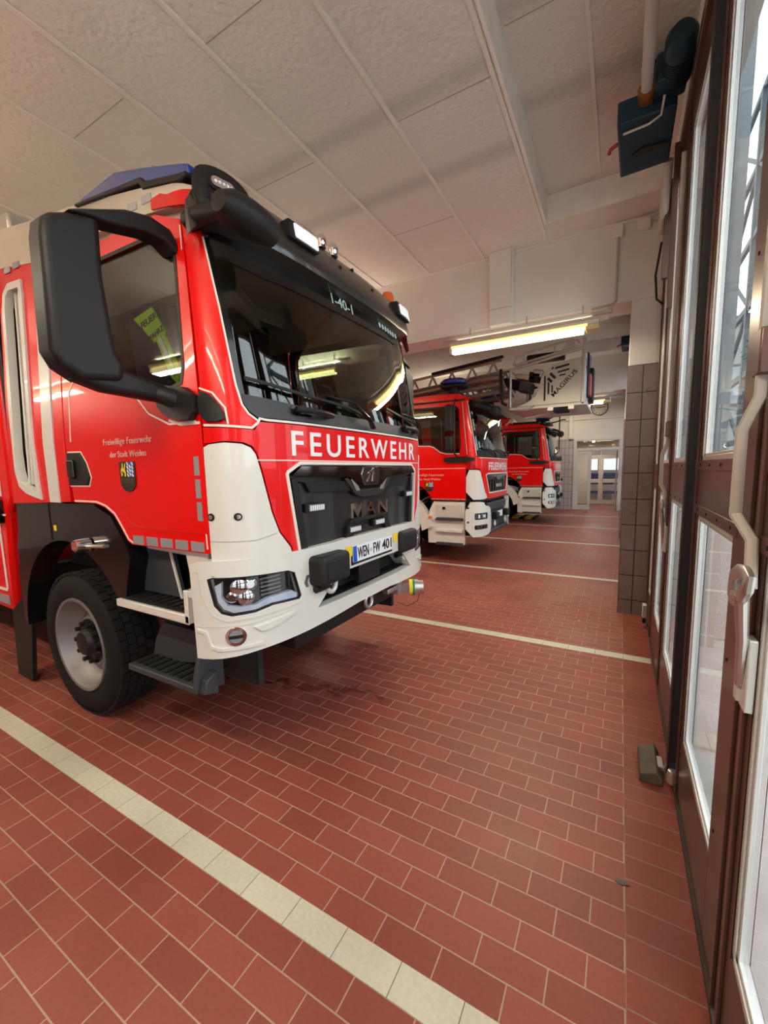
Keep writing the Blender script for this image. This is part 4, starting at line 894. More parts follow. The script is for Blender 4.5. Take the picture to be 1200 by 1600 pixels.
    panel(CAB, [(-.10, 1.787), (-.13, 1.73), (-.09, 1.655), (.09, 1.655), (.13, 1.73), (.10, 1.787)], mat('emblem_chrome', (.18, .17, .17), .15, metal=.9), g, 'emblem_plate', off=.02, th=.02, bevel=.006)
    for l in ([(-.07, 1.68), (-.03, 1.68), (-.005, 1.725), (-.02, 1.735)], [(.0, 1.775), (.03, 1.775), (.045, 1.74), (.03, 1.68), (.0, 1.68), (.015, 1.73)], [(-.06, 1.74), (.0, 1.765), (.02, 1.755), (-.02, 1.735)]):
        panel(CAB, l, CHROME, g, 'lion_emblem', off=.026, th=.01, bevel=.002)
    panel(CAB, [(-.238, 1.435), (-.238, 1.535), (-.205, 1.535), (-.1615, 1.475), (-.118, 1.535), (-.085, 1.535), (-.085, 1.435), (-.112, 1.435), (-.112, 1.497), (-.1615, 1.435), (-.211, 1.497), (-.211, 1.435)], CHROME, g, 'chrome_letter', off=.0, th=.03, bevel=0)
    for t_, a, b in (('A', -.070, .090), ('N', .110, .255)):
        skin_text(CAB, t_, a, b, 1.435, 1.535, CHROME, g, name='chrome_letter', off=.0, th=.03, bold=.012)
    for s, z in ((-.655, 1.54), (-.27, 1.358), (.055, 1.372), (.575, 1.555)):
        l = panel(CAB, rrect(s-.015, s+.145, z-.026, z+.026, .008), BLK, g, 'flash_light', off=.0, th=.02, bevel=.003)
        panel(CAB, rrect(s+.012, s+.140, z-.019, z+.019, .004), REFL, l, 'flash_lens', off=.006, th=.01, bevel=.002)
        for q in range(7): panel(CAB, [(s+.017+.0175*q, z-.014), (s+.027+.0175*q, z-.014), (s+.029+.0175*q, z+.014), (s+.019+.0175*q, z+.014)], LAMPW, l, 'led', off=.008, th=.003, bevel=0)
    # side air deflectors
    for mi in (False, True):
        if mi: 
            dpl = panel(CAB, smooth_poly([(-1.26, 1.30), (-1.40, 1.34), (-1.43, 1.45), (-1.43, 1.80), (-1.40, 1.86), (-1.26, 1.87)], 1), WHITE, root, 'air_deflector', off=.05, th=.03, mirror=mi)
            panel(CAB, [(-1.22, 1.33), (-1.27, 1.33), (-1.27, 1.84), (-1.22, 1.84)], BLKG, dpl, 'air_duct', off=.03, th=.03, mirror=mi)
    # ---------- bumper
    top = [(-1.375, 1.285), (-1.30, 1.305), (-1.0, 1.308), (-.74, 1.305), (-.42, 1.308), (-.36, 1.312), (.36, 1.312), (.42, 1.308), (.74, 1.305), (1.0, 1.308), (1.30, 1.305), (1.375, 1.285)]
    bot = [(1.365, .775), (1.20, .785), (1.0, .80), (.7, .812), (.2, .84), (-.2, .84), (-.7, .812), (-1.0, .80), (-1.20, .785), (-1.365, .775)]
    hl = [(-1.265, 1.212), (-1.235, 1.222), (-.83, 1.205), (-.785, 1.185), (-.745, 1.04), (-.76, 1.022), (-.93, 1.030), (-1.03, 1.012), (-1.15, 1.010), (-1.20, 1.028), (-1.235, 1.07)]
    inta = [(-.625, .925), (-.455, 1.075), (-.43, 1.10), (.43, 1.10), (.455, 1.075), (.625, .925)]
    hm = [(-a, b) for a, b in hl]
    bp = panel(BUMP, [top+bot, hl, hm, inta], WHITE, root, 'bumper', off=.0, th=.07, bevel=.010, dz=.12)
    MB().prism([(-.42, -1.10), (-.2, -1.0), (-.07, -.75), (-.03, -.4), (-.03, .4), (-.07, .75), (-.2, 1.0), (-.42, 1.10)], 'z', 1.285, 1.31).build('bumper_top', WHITE, bp, bevel=.006)
    sh = MB().prism([(-.40, -.66), (-.06, -.64), (-.06, .64), (-.40, .66)], 'z', .895, .925).box(-.42, -.38, -.66, .66, .9, 1.28).prism([(-.40, -.6), (-.05, -.5), (-.05, .5), (-.40, .6)], 'z', 1.25, 1.28)
    sh.build('step_recess', BLK, bp)
    rg = MB()
    for q in range(28): rg.box(-.33, -.08, -.60+.044*q, -.585+.044*q, .925, .933)
    rg.build('tread_ribs', BLK, bp, smooth=0)['kind'] = 'stuff'
    for sg in (-1, 1):
        MB().prism([(sg*.645, .92), (sg*.455, 1.09), (sg*.435, 1.12), (sg*.52, 1.12), (sg*.70, .92)], 'x', -.38, -.06).build('recess_cheek', WHITE, bp, bevel=.004)
    for mi in (False, True):
        bk = panel(BUMP, hl, DARK, bp, 'headlight', off=-.055, th=.02, bevel=0, mirror=mi, label='headlight unit with daytime running strip')
        panel(BUMP, [(-1.235, 1.17), (-1.195, 1.19), (-1.20, 1.11), (-1.17, 1.065), (-1.10, 1.05), (-1.02, 1.048), (-.95, 1.072), (-.80, 1.080), (-.762, 1.055), (-.765, 1.032), (-.93, 1.040), (-1.03, 1.022), (-1.14, 1.022), (-1.19, 1.045), (-1.22, 1.085)], mat('running_light', (.62, .68, .80), .2, coat=1), bk, 'running_light_strip', off=-.018, th=.03, bevel=.004, mirror=mi)
        sgn = 1 if mi else -1
        for s, z, r in ((-1.105, 1.155, .045), (-1.045, 1.165, .035), (-1.07, 1.092, .042), (-1.145, 1.105, .03)):
            c = BUMP.at(-s if mi else s, z, -.035); d = (Vector(BUMP.at(-s if mi else s, z, .0))-Vector(c)).normalized()
            cv = Vector(c); MB().tube([cv, cv+d*.012, cv+d*.022], [r, r, r*.6], 20).build('projector_lens', CHROME, bk)
        for q in range(5): panel(BUMP, [(-.985, 1.085+.022*q), (-.86, 1.090+.022*q), (-.86, 1.099+.022*q), (-.985, 1.094+.022*q)], STEEL, bk, 'indicator_fin', off=-.035, th=.012, bevel=0, mirror=mi)
        panel(BUMP, hl, CLEAR, bk, 'lens_cover', off=-.004, th=.004, bevel=0, mirror=mi)
        ribbon(BUMP, hl, .014, BLK, bk, 'headlight_gasket', off=-.001, closed=True, mirror=mi, th=.02)
        ribbon(BUMP, [(-1.345, 1.245), (-1.315, 1.25), (-1.30, 1.12), (-1.25, 1.02), (-1.18, .985), (-1.0, .985), (-.75, .998)], .010, mat('bumper_crease', (.60, .59, .54), .4), bp, 'bumper_crease', off=.002, th=.003, mirror=mi)
        ribbon(BUMP, [(-1.36, .955), (-1.2, .958), (-1.05, .955), (-.82, .975)], .008, MATS['bumper_crease'], bp, 'bumper_crease', off=.002, th=.003, mirror=mi)
        ribbon(BUMP, [(-1.35, .935), (-1.29, .925), (-1.265, .85), (-1.22, .835), (-1.0, .835)], .016, WHITE, bp, 'bumper_crease', off=.008, th=.012, mirror=mi)
        panel(BUMP, [(-1.045, .935), (-.80, .962), (-.79, .95), (-.95, .905), (-1.01, .905)], WHITE, bp, 'bumper_fin', off=.010, th=.012, bevel=.004, mirror=mi)
        fg = panel(BUMP, circ(-1.135, .900, .052, 28), CHROME, bp, 'fog_light', off=.006, th=.012, bevel=.003, mirror=mi)
        panel(BUMP, circ(-1.135, .900, .040, 24), CLEAR, fg, 'fog_lens', off=.012, th=.004, bevel=0, mirror=mi)
        panel(BUMP, circ(-1.135, .900, .034, 20), REFL, fg, 'fog_reflector', off=.008, th=.004, bevel=0, mirror=mi)
        panel(BUMP, [(-1.168, .892), (-1.102, .892), (-1.102, .908), (-1.168, .908)], BLK, fg, 'fog_bar', off=.014, th=.004, bevel=0, mirror=mi)
        panel(BUMP, circ(-.735, 1.20, .020, 18), WHITE, bp, 'plug', off=.003, th=.004, bevel=.001, mirror=mi)
    # maker's R mark on the bumper
    rl = panel(BUMP, [(-.705, 1.148), (-.665, 1.152), (-.645, 1.14), (-.642, 1.115), (-.655, 1.10), (-.640, 1.072), (-.662, 1.072), (-.676, 1.096), (-.682, 1.096), (-.660, 1.118), (-.660, 1.13), (-.668, 1.136), (-.69, 1.134), (-.702, 1.112), (-.69, 1.078), (-.71, 1.078), (-.722, 1.108)], mat('dark_silver', (.22, .22, .22), .3, metal=.8), bp, 'maker_mark', off=.006, th=.006, bevel=.001)
    # under-bumper bar, towing eye and coupling
    ub = MB()
    ub.tube([BUMP.at(s, .80+.03*(1-abs(s)), -.10) for s in [-.95+.1*i for i in range(20)]], .035, 8)
    ub.build('underrun_bar', BLK, root)
    MB().box(-.30, -.12, -.70, .70, .66, .80).build('crossmember', BLK, root, bevel=.01)
    te = MB().tube([(-.05+.0, .02+.045*math.cos(a*math.pi/8), .775+.05*math.sin(a*math.pi/8)) for a in range(17)], .014, 8).build('towing_eye', ALU, root)
    # plate, covers and hooks
    pf = MB().box(-.02, .02, -.285, .275, 1.115, 1.265, rot=Matrix.Rotation(-.05, 3, 'Y')).build('plate_holder', BLK, root, bevel=.006)
    PL = Flat((.024, 0, 0), (0, 1, 0), (1, 0, 0))
    pl = panel(PL, rrect(-.270, .262, 1.135, 1.248, .01), mat('plate_white', (.80, .82, .84), .4), pf, 'number_plate', off=.003, th=.004, bevel=.001, label='white number plate with a blue strip at the left')
    panel(PL, [(-.268, 1.137), (-.225, 1.137), (-.225, 1.246), (-.268, 1.246)], mat('plate_blue', (.01, .10, .45), .4), pl, 'country_strip', off=.005, th=.002, bevel=0)
    skin_text(PL, 'WEN', -.213, -.075, 1.155, 1.232, BLK, pl, off=.006, bold=.006)
    panel(PL, circ(-.045, 1.188, .014, 16), mat('seal_grey', (.45, .5, .52), .5), pl, 'seal', off=.006, th=.002, bevel=0)
    skin_text(PL, 'FW', -.012, .082, 1.155, 1.232, BLK, pl, off=.006, bold=.006)
    skin_text(PL, '401', .112, .252, 1.155, 1.232, BLK, pl, off=.006, bold=.006)
    MB().box(-.05, .0, -.16, .12, .96, 1.12).build('winch_cover', BLK, root, bevel=.01)
    MB().box(.004, .006, -.05, .03, 1.100, 1.110).build('white_mark', LET, pf)
    for yc, x in ((-.535, .04), (.525, .0)):
        c = MB().box(x-.10, x+.06, yc-.145, yc+.145, 1.075, 1.255).build('rubber_cover', mat('black_rubber_cover', (.014, .014, .015), .6, spec=.3), root, bevel=.03, seg=3)
        MB().box(x+.058, x+.064, yc-.10, yc+.11, 1.11, 1.22).build('cover_face', MATS['black_rubber_cover'], c, bevel=.004)
        MB().tube([(x-.02, yc+.03+.045*math.cos(a*math.pi/8), 1.055+.055*math.sin(a*math.pi/8)) for a in range(17)], .016, 10).build('shackle', mat('white_shackle', (.7, .7, .7), .3, metal=.3), root)
        MB().lathe([(.0, -.06), (.022, -.06), (.022, .06), (.0, .06)], 'y', (x-.02, yc-.06, 1.05), 14).build('shackle_pin', BLK, root)
    for yc in (-.31, .33): panel(PL, [(yc-.035, 1.185), (yc+.035, 1.185), (yc+.035, 1.255), (yc-.035, 1.255)], YEL, root, 'yellow_sticker', off=.0, th=.003, bevel=0)
    cp = MB().box(-.10, -.02, .44, .52, .70, .92).box(-.1, -.04, .30, .60, .74, .78).build('outlet_bracket', ALU, root, bevel=.006)
    MB().lathe([(.0, -.09), (.045, -.09), (.045, .0), (.0, .0)], 'y', (.02, .60, .745), 24).build('outlet_pipe', ALU, cp)
    for a, b, r, m_ in ((-.07, -.045, .068, YEL), (-.045, -.03, .070, mat('green_ring', (.01, .25, .08), .4)), (-.03, .0, .066, ALU), (.0, .035, .058, ALU)):
        MB().tube([(.03+a*1.0+.06, .60+a*.6, .745), (.03+b+.06, .60+b*.6, .745)], r, 28).build('coupling_ring', m_, cp)
    MB().tube([(.08, .66, .70), (.06, .64, .60), (.0, .56, .57), (-.05, .48, .62)], .003, 6).build('wire', BLK, cp)
    # ---------- wheel arch, steps
    wx, wz = -1.83, .53
    fo = sp(arc(wx, wz, .775, 35, 178, 22))
    top_ = [(-4.0+.974+.0, 1.2)]
    fend = [(sx(-2.66), .62), (sx(-2.62), 1.20), (sx(-2.56), 1.36), (sx(-2.54), 1.555), (-2.66, 1.57), (-2.36, 1.57), (-2.16, 1.50), (-2.03, 1.34), (-1.985, 1.25), (-2.04, 1.10), (-2.075, .975), (-2.10, .965)]
    fend = fend+[p for p in fo]
    for mi in (False, True):
        f = panel(CAB, fend, BLKG, root, 'wheel_arch', off=.012, th=.16, bevel=.008, mirror=mi)
        ribbon(CAB, [(-2.975, 1.56), (-2.975, 1.30)], .010, BLK, f, 'seam', off=.016, mirror=mi)
        panel(CAB, [(-3.50, 1.30), (-3.56, 1.10), (-3.75, .75), (-3.98, .60), (-4.02, .02), (-3.74, .02), (-3.60, .6), (-3.47, 1.0)], BLK, root, 'mud_flap', off=-.02, th=.03, bevel=0, mirror=mi)
        wheel(root, wx, -1.125 if not mi else 1.125, side=-1 if not mi else 1)
    ml = MB().tube([CAB.at(-2.445, 1.305, .02), CAB.at(-2.445, 1.305, .10)], [.045, .04], 20).build('side_marker', CHROME, root)
    MB().tube([CAB.at(-2.43, 1.30, .05), CAB.at(-2.25, 1.305, .02)], .012, 8).build('marker_arm', ALU, ml)
    panel(CAB, rrect(-2.475, -2.41, 1.28, 1.33, .01), mat('clear_red_lens', (.4, .12, .1), .1, coat=1), ml, 'marker_lens', off=.105, th=.01, bevel=.002)
    panel(CAB, rrect(-2.925, -2.89, 1.37, 1.41, .005), YEL, root, 'small_yellow_label', off=.016, th=.003, bevel=0)
    # step housing (local coordinates)
    for sg in (-1, 1):
        def Y(a): return sg*a
        def bx(mb, x0, x1, a, b, z0, z1): mb.box(x0, x1, min(sg*a, sg*b), max(sg*a, sg*b), z0, z1); return mb
        bx(bx(MB(), -1.16, -.30, .80, .84, .45, 1.33), -1.16, -1.12, .84, 1.08, .95, 1.33).build('step_well', DARK, root, smooth=0)
        st = bx(MB(), -1.12, -.44, .86, 1.16, .965, .995); tr = st.build('upper_step', BLK, root, bevel=.004)
        rb_ = MB()
        for q in range(9): bx(rb_, -1.08+.07*q, -1.045+.07*q, .88, 1.13, .994, 1.004)
        rb_.build('step_tread', BLK, tr, smooth=0)['kind'] = 'stuff'
        bx(bx(bx(MB(), -1.14, -.42, 1.15, 1.18, .945, .99), -.455, -.42, 1.15, 1.18, .945, 1.13), -.455, -.33, 1.13, 1.17, 1.09, 1.13).build('step_edge', WHITE, tr, bevel=.004)
        MB().prism([(-1.13, 1.22), (-1.04, 1.33), (-.78, 1.325), (-.70, 1.01), (-1.12, 1.01)], 'y', min(Y(1.0), Y(1.03)), max(Y(1.0), Y(1.03))).build('step_side_plate', GREY, root, bevel=.003)
        MB().prism([(-.79, 1.325), (-.775, 1.325), (-.685, 1.01), (-.70, 1.01)], 'y', min(Y(1.03), Y(1.04)), max(Y(1.03), Y(1.04))).build('step_plate_edge', WHITE, root)
        MB().prism([(-.90, 1.335), (-.34, 1.335), (-.34, 1.15), (-.50, 1.15), (-.53, 1.30), (-.90, 1.31)], 'y', min(Y(1.02), Y(1.10)), max(Y(1.02), Y(1.10))).build('step_hanger', WHITE, root, bevel=.01)
        MB().tube([(-.60+.022*math.cos(a*math.pi/6), Y(1.06), 1.05+.028*math.sin(a*math.pi/6)) for a in range(-3, 9)], .008, 8).build('small_hook', WHITE, root)
        ls = bx(MB(), -1.12, -.45, .98, 1.16, .52, .56).build('lower_step', GREY, root, bevel=.008)
        rb_ = MB()
        for q in range(9): bx(rb_, -1.08+.07*q, -1.045+.07*q, .90, 1.13, .559, .570)
        rb_.build('step_tread', BLK, ls, smooth=0)['kind'] = 'stuff'
        MB().prism([(-1.13, .52), (-.95, .54), (-.62, .60), (-.60, .80), (-.98, .80), (-1.07, .68)], 'y', min(Y(.97), Y(1.0)), max(Y(.97), Y(1.0))).build('step_bracket', GREY, ls, bevel=.004)
        MB().prism([(Y(.98), .50), (Y(1.17), .53), (Y(1.16), .62), (Y(1.12), .78), (Y(.98), .82)], 'x', -.46, -.43).prism([(Y(1.06), .50), (Y(1.15), .53), (Y(1.13), .60), (Y(1.06), .64)], 'x', -.43, -.38).build('step_bracket', GREY, ls, bevel=.006)
    # ---------- superstructure behind the cab
    bd = MB().prism([(-9.4, .75), (-2.95, .60), (-2.86, 1.45), (-2.72, 1.58), (-2.72, 3.28), (-9.4, 3.45)], 'y', -1.11, 1.11).build('body', RED, root, bevel=.03)
    for sg in (-1, 1):
        ye = sg*1.114
        def sb(x0, x1, z0, z1, m_, nm, t=.008): return MB().box(x0, x1, min(ye, ye+sg*t), max(ye, ye+sg*t), z0, z1).build(nm, m_, bd)
        for x0, x1 in ((-4.6, -2.92), (-6.4, -4.75)):
            sb(x0, x1, 2.24, 3.05, mat('shutter_red', (.55, .02, .02), .4), 'upper_locker_door')
            sb(x0, x1, 1.52, 2.23, MATS['shutter_red'], 'lower_locker_door')
        lv = MB()
        for z0, z1 in ((1.68, 1.90), (1.93, 2.17)):
            for q in range(12):
                zz = z0+(z1-z0)*q/12; lv.box(-3.9, -2.90-.02, min(ye, ye+sg*.02), max(ye, ye+sg*.02), zz, zz+.012)
        sb(-3.9, -2.91, 1.67, 2.19, mat('vent_beige', (.42, .38, .32), .6), 'vent_panel', .012); lv.build('vent_slats', DARK, bd, smooth=0)['kind'] = 'stuff'
        sb(-3.02, -2.9, 1.38, 1.57, BLKG, 'locker_handle', .03)
        for x0, x1, z0, z1 in ((-2.90, -2.885, 1.60, 3.05), (-9.2, -2.80, 2.232, 2.244), (-9.2, -2.86, 1.44, 1.455), (-9.2, -3.02, .78, .80), (-3.02, -3.0, .80, 1.44)): sb(x0, x1, z0, z1, PIN, 'contour_line')
        sb(-3.5, -3.0, .66, .74, REFL, 'reflector')
        sb(-3.1, -2.74, 3.12, 3.2, CREAM, 'upper_band'); sb(-9.3, -2.74, 3.07, 3.34, CREAM, 'upper_band', .02)
    MB().box(-9.3, -2.75, -1.05, 1.05, 3.28, 3.40).build('body_roof', CREAM, bd, bevel=.03)
    MB().box(-3.5, -2.55, -.98, -.72, 3.60, 3.76).build('roof_locker', ALU, bd, bevel=.02)
    MB().tube([(-3.3, -.95, 3.52), (-2.7, -.95, 3.52)], .05, 12).build('roof_tube', mat('pale_tube', (.5, .48, .44), .5), bd)
    for sg in (-1, 1): wheel(root, -6.4, sg*1.125, side=sg)
    # ---------- mirrors
    cfgm = dict(boxes=[('mirror_housing', [(1.64, 2.72), (1.63, 2.78), (1.60, 2.81), (1.43, 2.895), (1.42, 2.84), (1.425, 2.62), (1.40, 2.32), (1.37, 2.26), (1.38, 2.185), (1.55, 2.165), (1.62, 2.21), (1.65, 2.27)], -.58, -.44), ('lower_mirror_arm', [(1.58, 2.17), (1.40, 2.30), (1.37, 2.25), (1.15, 2.205), (1.10, 2.14), (1.20, 2.125), (1.45, 2.135)], -.56, -.46), ('upper_mirror_arm', [(1.55, 2.84), (1.43, 2.90), (1.32, 2.955), (1.20, 2.985), (1.10, 2.97), (1.05, 2.88), (1.08, 2.86), (1.14, 2.90), (1.22, 2.90), (1.38, 2.86)], -.54, -.42)],
                arms=[([(-.50, 1.20, 2.165), (-.44, 1.15, 2.14), (-.42, 1.10, 2.11)], .045)])
    side_mirror(root, -1, cfgm); side_mirror(root, 1, cfgm)
    # wide angle mirror above the near windscreen corner
    fm = MB().lathe([(.0, -.17), (.06, -.16), (.10, -.11), (.115, -.02), (.112, .06), (.10, .11), (.085, .145), (.0, .155)], 'y', (0, 0, 0), 32)
    for v in fm.bm.verts: v.co = Vector((v.co.x*.8, v.co.y, v.co.z*.72))+Vector((.0, -1.0, 2.945))
    fm_o = fm.build('front_mirror', BLK, root)
    MB().tube([(-.33, -1.06, 3.0), (-.22, -1.08, 2.99), (-.08, -1.08, 2.96), (.02, -1.06, 2.95)], [.05, .045, .04, .035], 12).build('mirror_arm', BLK, fm_o)
    MB().tube([(-.27, -1.03, 2.98), (-.24, -1.04, 3.07), (-.26, -1.03, 3.12)], .04, 12).build('arm_joint', BLK, fm_o)
    return root
engine_one()
# hi-vis jacket hanging behind the driver window
jk = thing('safety_jacket', 'dark jacket with fluorescent yellow panels hanging behind the driver window of the first engine', 'jacket', (-3.05, 1.66, 2.5))
MB().prism([(.10, .30), (.28, .36), (.50, .32), (.62, .14), (.72, -.16), (.60, -.34), (.18, -.34), (.14, 0)], 'y', -.03, .10).build('cloth', NAVY, jk, bevel=.03, seg=3)
JK = Flat((0, -.035, 0), (1, 0, 0), (0, -1, 0))
pn = panel(JK, [(.215, .265), (.42, .30), (.545, .13), (.42, .085), (.315, .18)], HIVIS, jk, 'chest_panel', off=.012, th=.012)
skin_text(JK, 'FEUER', .30, .47, .205, .245, BLK, pn, off=.016, rot=.25)
skin_text(JK, 'FAHRZ', .385, .53, .12, .155, BLK, pn, off=.016, rot=.3)
panel(JK, [(.44, .10), (.53, .125), (.66, -.12), (.62, -.19), (.56, -.14)], HIVIS, jk, 'sleeve_stripe', off=.012, th=.012)
panel(JK, [(.47, .10), (.50, .11), (.63, -.13), (.60, -.15)], REFL, jk, 'reflective_band', off=.016, th=.004)
# ---------------------------------------------------------------- older engines in the second and third bay
def old_engine(loc, label, ladder=False):
    root = thing('fire_engine', label, 'fire engine', loc, 'red fire engines parked in their bays')
    MB().prism([(-.95, -1.06), (-.36, -1.06), (-.12, -.9), (-.05, -.6), (-.05, .6), (-.12, .9), (-.36, 1.06), (-.95, 1.06)], 'z', 1.15, 1.93).build('cab_shell', DARK, root, smooth=0)
    MB().box(-1.1, -.2, -.9, .9, .5, 1.2).box(-2.62, -.9, -1.08, 1.08, 1.40, 1.46).box(-2.72, -2.66, -1.08, 1.08, 1.2, 3.0).box(-8.3, -2.7, -1.0, 1.0, .6, 1.0).build('chassis', DARK, root, smooth=0)
    MB().box(-2.6, -.9, -1.0, 1.0, 2.98, 3.02).build('headliner', MATS['headliner_grey'], root)
    MB().prism([(-.30, 1.9), (-.30, 2.0), (-.50, 2.06), (-.78, 2.0), (-.85, 1.8), (-.8, 1.6), (-.3, 1.6)], 'y', -1.0, 1.0).build('dashboard', DARK, root, bevel=.02)
    for yy in (-.62, .62): seat(root, -1.75, yy, 1.6)
    win = [(-1.40, 2.07), (-1.375, 2.2), (-1.36, 2.84), (-1.40, 2.90), (-2.50, 2.92), (-2.55, 2.86), (-2.56, 2.30), (-2.52, 2.245), (-1.99, 2.225), (-1.90, 2.195), (-1.77, 2.10), (-1.65, 2.07)]
    outer = [(-1.285, 1.19), (-1.93, 1.19), (-1.98, 1.26), (-2.13, 1.42), (-2.35, 1.53), (-2.65, 1.54), (-2.66, 3.0), (-1.285, 2.99)]
    for mi in (False, True):
        q = dict(mirror=mi)
        d = panel(CAB, [outer, win], RED, root, 'door', **q)
        panel(CAB, win, GLS2, d, 'window', off=-.012, th=.004, bevel=0, **q)
        ribbon(CAB, win, .025, BLK, d, 'window_seal', off=.004, closed=True, mirror=mi)
        ribbon(CAB, [(a, b-.022) for a, b in win[6:]]+[(-1.40, 2.045)], .014, PIN, d, 'contour_line', mirror=mi)
        ribbon(CAB, [(-1.29, 1.78), (-2.64, 1.78)], .008, PIN, d, 'contour_line', mirror=mi)
        for i in range(7): panel(CAB, [(-1.97+.10*i, 1.20), (-1.89+.10*i, 1.20), (-1.89+.10*i, 1.222), (-1.97+.10*i, 1.222)], REFL, d, 'reflector', off=.004, th=.003, bevel=0, mirror=mi)
        panel(CAB, [(-2.67, 1.54), (-2.95, 1.54), (-2.95, 3.0), (-2.67, 3.0)], RED, root, 'cab_corner_panel', **q)
        panel(CAB, [(-1.275, 1.76), (-1.275, 2.99), (-1.16, 3.0), (-1.148, 2.82), (-1.09, 2.0), (-1.07, 1.985), (-1.02, 1.985), (-1.02, 1.76)], RED, root, 'windscreen_pillar', **q)
        ribbon(CAB, [(-1.262, 2.98), (-1.255, 2.03)], .008, PIN, root, 'contour_line', off=.004, **q)
        ribbon(CAB, [(-1.145, 2.98), (-1.135, 2.80), (-1.082, 2.0)], .012, PIN, root, 'contour_line', off=.004, **q)
        panel(CAB, smooth_poly([(-1.13, 1.99), (-1.13, 1.885), (-1.66, 1.885), (-1.70, 1.93), (-1.68, 1.99)], 1), BLK, root, 'mirror_foot', off=.05, th=.06, bevel=.015, **q)
        wc = smooth_poly([(-1.272, 1.21), (-1.272, 1.745), (-1.06, 1.745), (-1.0, 1.72), (-.97, 1.62), (-.86, 1.34), (-.79, 1.28), (-.77, 1.20)], 1)
        panel(CAB, wc, WHITE, root, 'corner_panel', off=.012, bevel=.012, **q)
        # entry panel with two steps
        ep = panel(CAB, [(-1.315, .36), (-1.315, 1.165), (-1.93, 1.165), (-2.02, 1.0), (-2.06, .72), (-2.05, .36)], WHITE, root, 'entry_panel', off=-.03, th=.05, bevel=.01, **q)
        for z, w in ((.84, .10), (.62, .10), (.37, .12)):
            panel(CAB, [(-1.34, z-.03), (-1.34, z+.02), (-1.86, z+.02), (-1.90, z-.03)], GREY if z != .62 else WHITE, ep, 'step', off=.02, th=.08, bevel=.006, **q)
        panel(CAB, rrect(-1.90, -1.35, .87, 1.10, .03), mat('step_recess_cream', (.55, .53, .48), .5), ep, 'step_recess', off=-.024, th=.01, bevel=.004, **q)
        panel(CAB, circ(-1.72, 1.04, .03, 14), BLK, ep, 'tank_cap', off=-.0, th=.03, bevel=.003, **q)
        panel(CAB, circ(-2.0, .86, .028, 14), AMBER, ep, 'amber_marker', off=.03, th=.06, bevel=.003, **q)
        wa = sp(arc(-1.83, .5, .86, 12, 172, 22))+sp(arc(-1.83, .5, .64, 172, 8, 22))
        panel(CAB, wa, WHITE, root, 'wheel_arch', off=.01, th=.14, bevel=.008, **q)
        wheel(root, -1.83, -1.10 if not mi else 1.10, r=.50, side=-1 if not mi else 1, rim_r=.32)
        wheel(root, -6.0, -1.10 if not mi else 1.10, r=.50, side=-1 if not mi else 1, rim_r=.32)
        # bumper block with lamps
        b = panel(BUMP, smooth_poly([(-1.31, .52), (-1.31, 1.165), (-.93, 1.165), (-.90, 1.09), (-.72, 1.06), (-.66, .98), (-.63, .60), (-.80, .52)], 1), WHITE, root, 'bumper_corner', off=.03, th=.10, bevel=.015, **q)
        for z0, z1 in ((.84, .96), (.66, .74)):
            l = panel(BUMP, rrect(-1.15, -.82, z0, z1, .02), DARK, b, 'lamp_recess', off=.034, th=.02, bevel=0, **q)
            for c in (-1.08, -.98, -.90): panel(BUMP, circ(c, (z0+z1)/2, .038 if z0 > .8 else .03, 14), CHROME, l, 'reflector', off=.04, th=.008, bevel=.002, **q)
            panel(BUMP, rrect(-1.15, -.82, z0, z1, .02), CLEAR, l, 'lens_cover', off=.048, th=.004, bevel=0, **q)
        for z in (.60, .80, 1.06): panel(BUMP, circ(-1.26, z, .018, 10), BLK, b, 'plug', off=.034, th=.005, bevel=0, **q)
        # roof side
        panel(CAB, [(-1.20, 3.02), (-1.30, 3.11), (-1.60, 3.135), (-2.9, 3.14), (-2.9, 3.03), (-1.6, 3.02)], RED, root, 'roof_side', off=.012, th=.06, **q)
        panel(CAB, [(-1.20, 2.99), (-1.20, 3.02), (-2.9, 3.02), (-2.9, 2.99)], DARK, root, 'roof_gutter', off=.006, th=.03, bevel=0, **q)
        sg = 1 if mi else -1
        for z0, z1 in ((2.42, 2.90), (2.08, 2.36)):
            MB().box(-.62, -.48, min(sg*1.17, sg*1.38), max(sg*1.17, sg*1.38), z0, z1).build('mirror_housing', BLK, root, bevel=.035, seg=3)
        MB().tube([(-.50, sg*1.06, 2.99), (-.48, sg*1.22, 3.0), (-.48, sg*1.26, 2.9), (-.48, sg*1.26, 2.05), (-.46, sg*1.15, 1.98)], .016, 8).build('mirror_arm', BLK, root)
    skin_text(CAB, 'Freiwillige', -2.33, -2.04, 1.630, 1.687, LETR, root, off=.005)
    skin_text(CAB, 'Feuerwehr', -2.01, -1.70, 1.642, 1.687, LETR, root, off=.005)
    skin_text(CAB, 'der Stadt Weiden', -2.23, -1.78, 1.565, 1.605, LETR, root, off=.005)
    crest(CAB, root, -2.10, -1.92, 1.35, 1.53)
    MB().prism([(-.16, 2.96), (-.22, 3.02), (-.42, 3.10), (-.9, 3.14), (-2.7, 3.15), (-2.7, 2.96)], 'y', -.99, .99).build('roof', RED, root, bevel=.04, seg=3)
    ws = [(-1.13, 2.84), (-1.07, 2.06), (1.07, 2.06), (1.13, 2.84), (1.08, 2.98), (-1.08, 2.98)]
    panel(CAB, ws, GLS, root, 'windscreen', off=-.004, th=.005, bevel=0)
    panel(CAB, [(-1.068, 2.10), (-1.06, 1.99), (1.06, 1.99), (1.068, 2.10)], BLK, root, 'cowl', off=.004, th=.02)
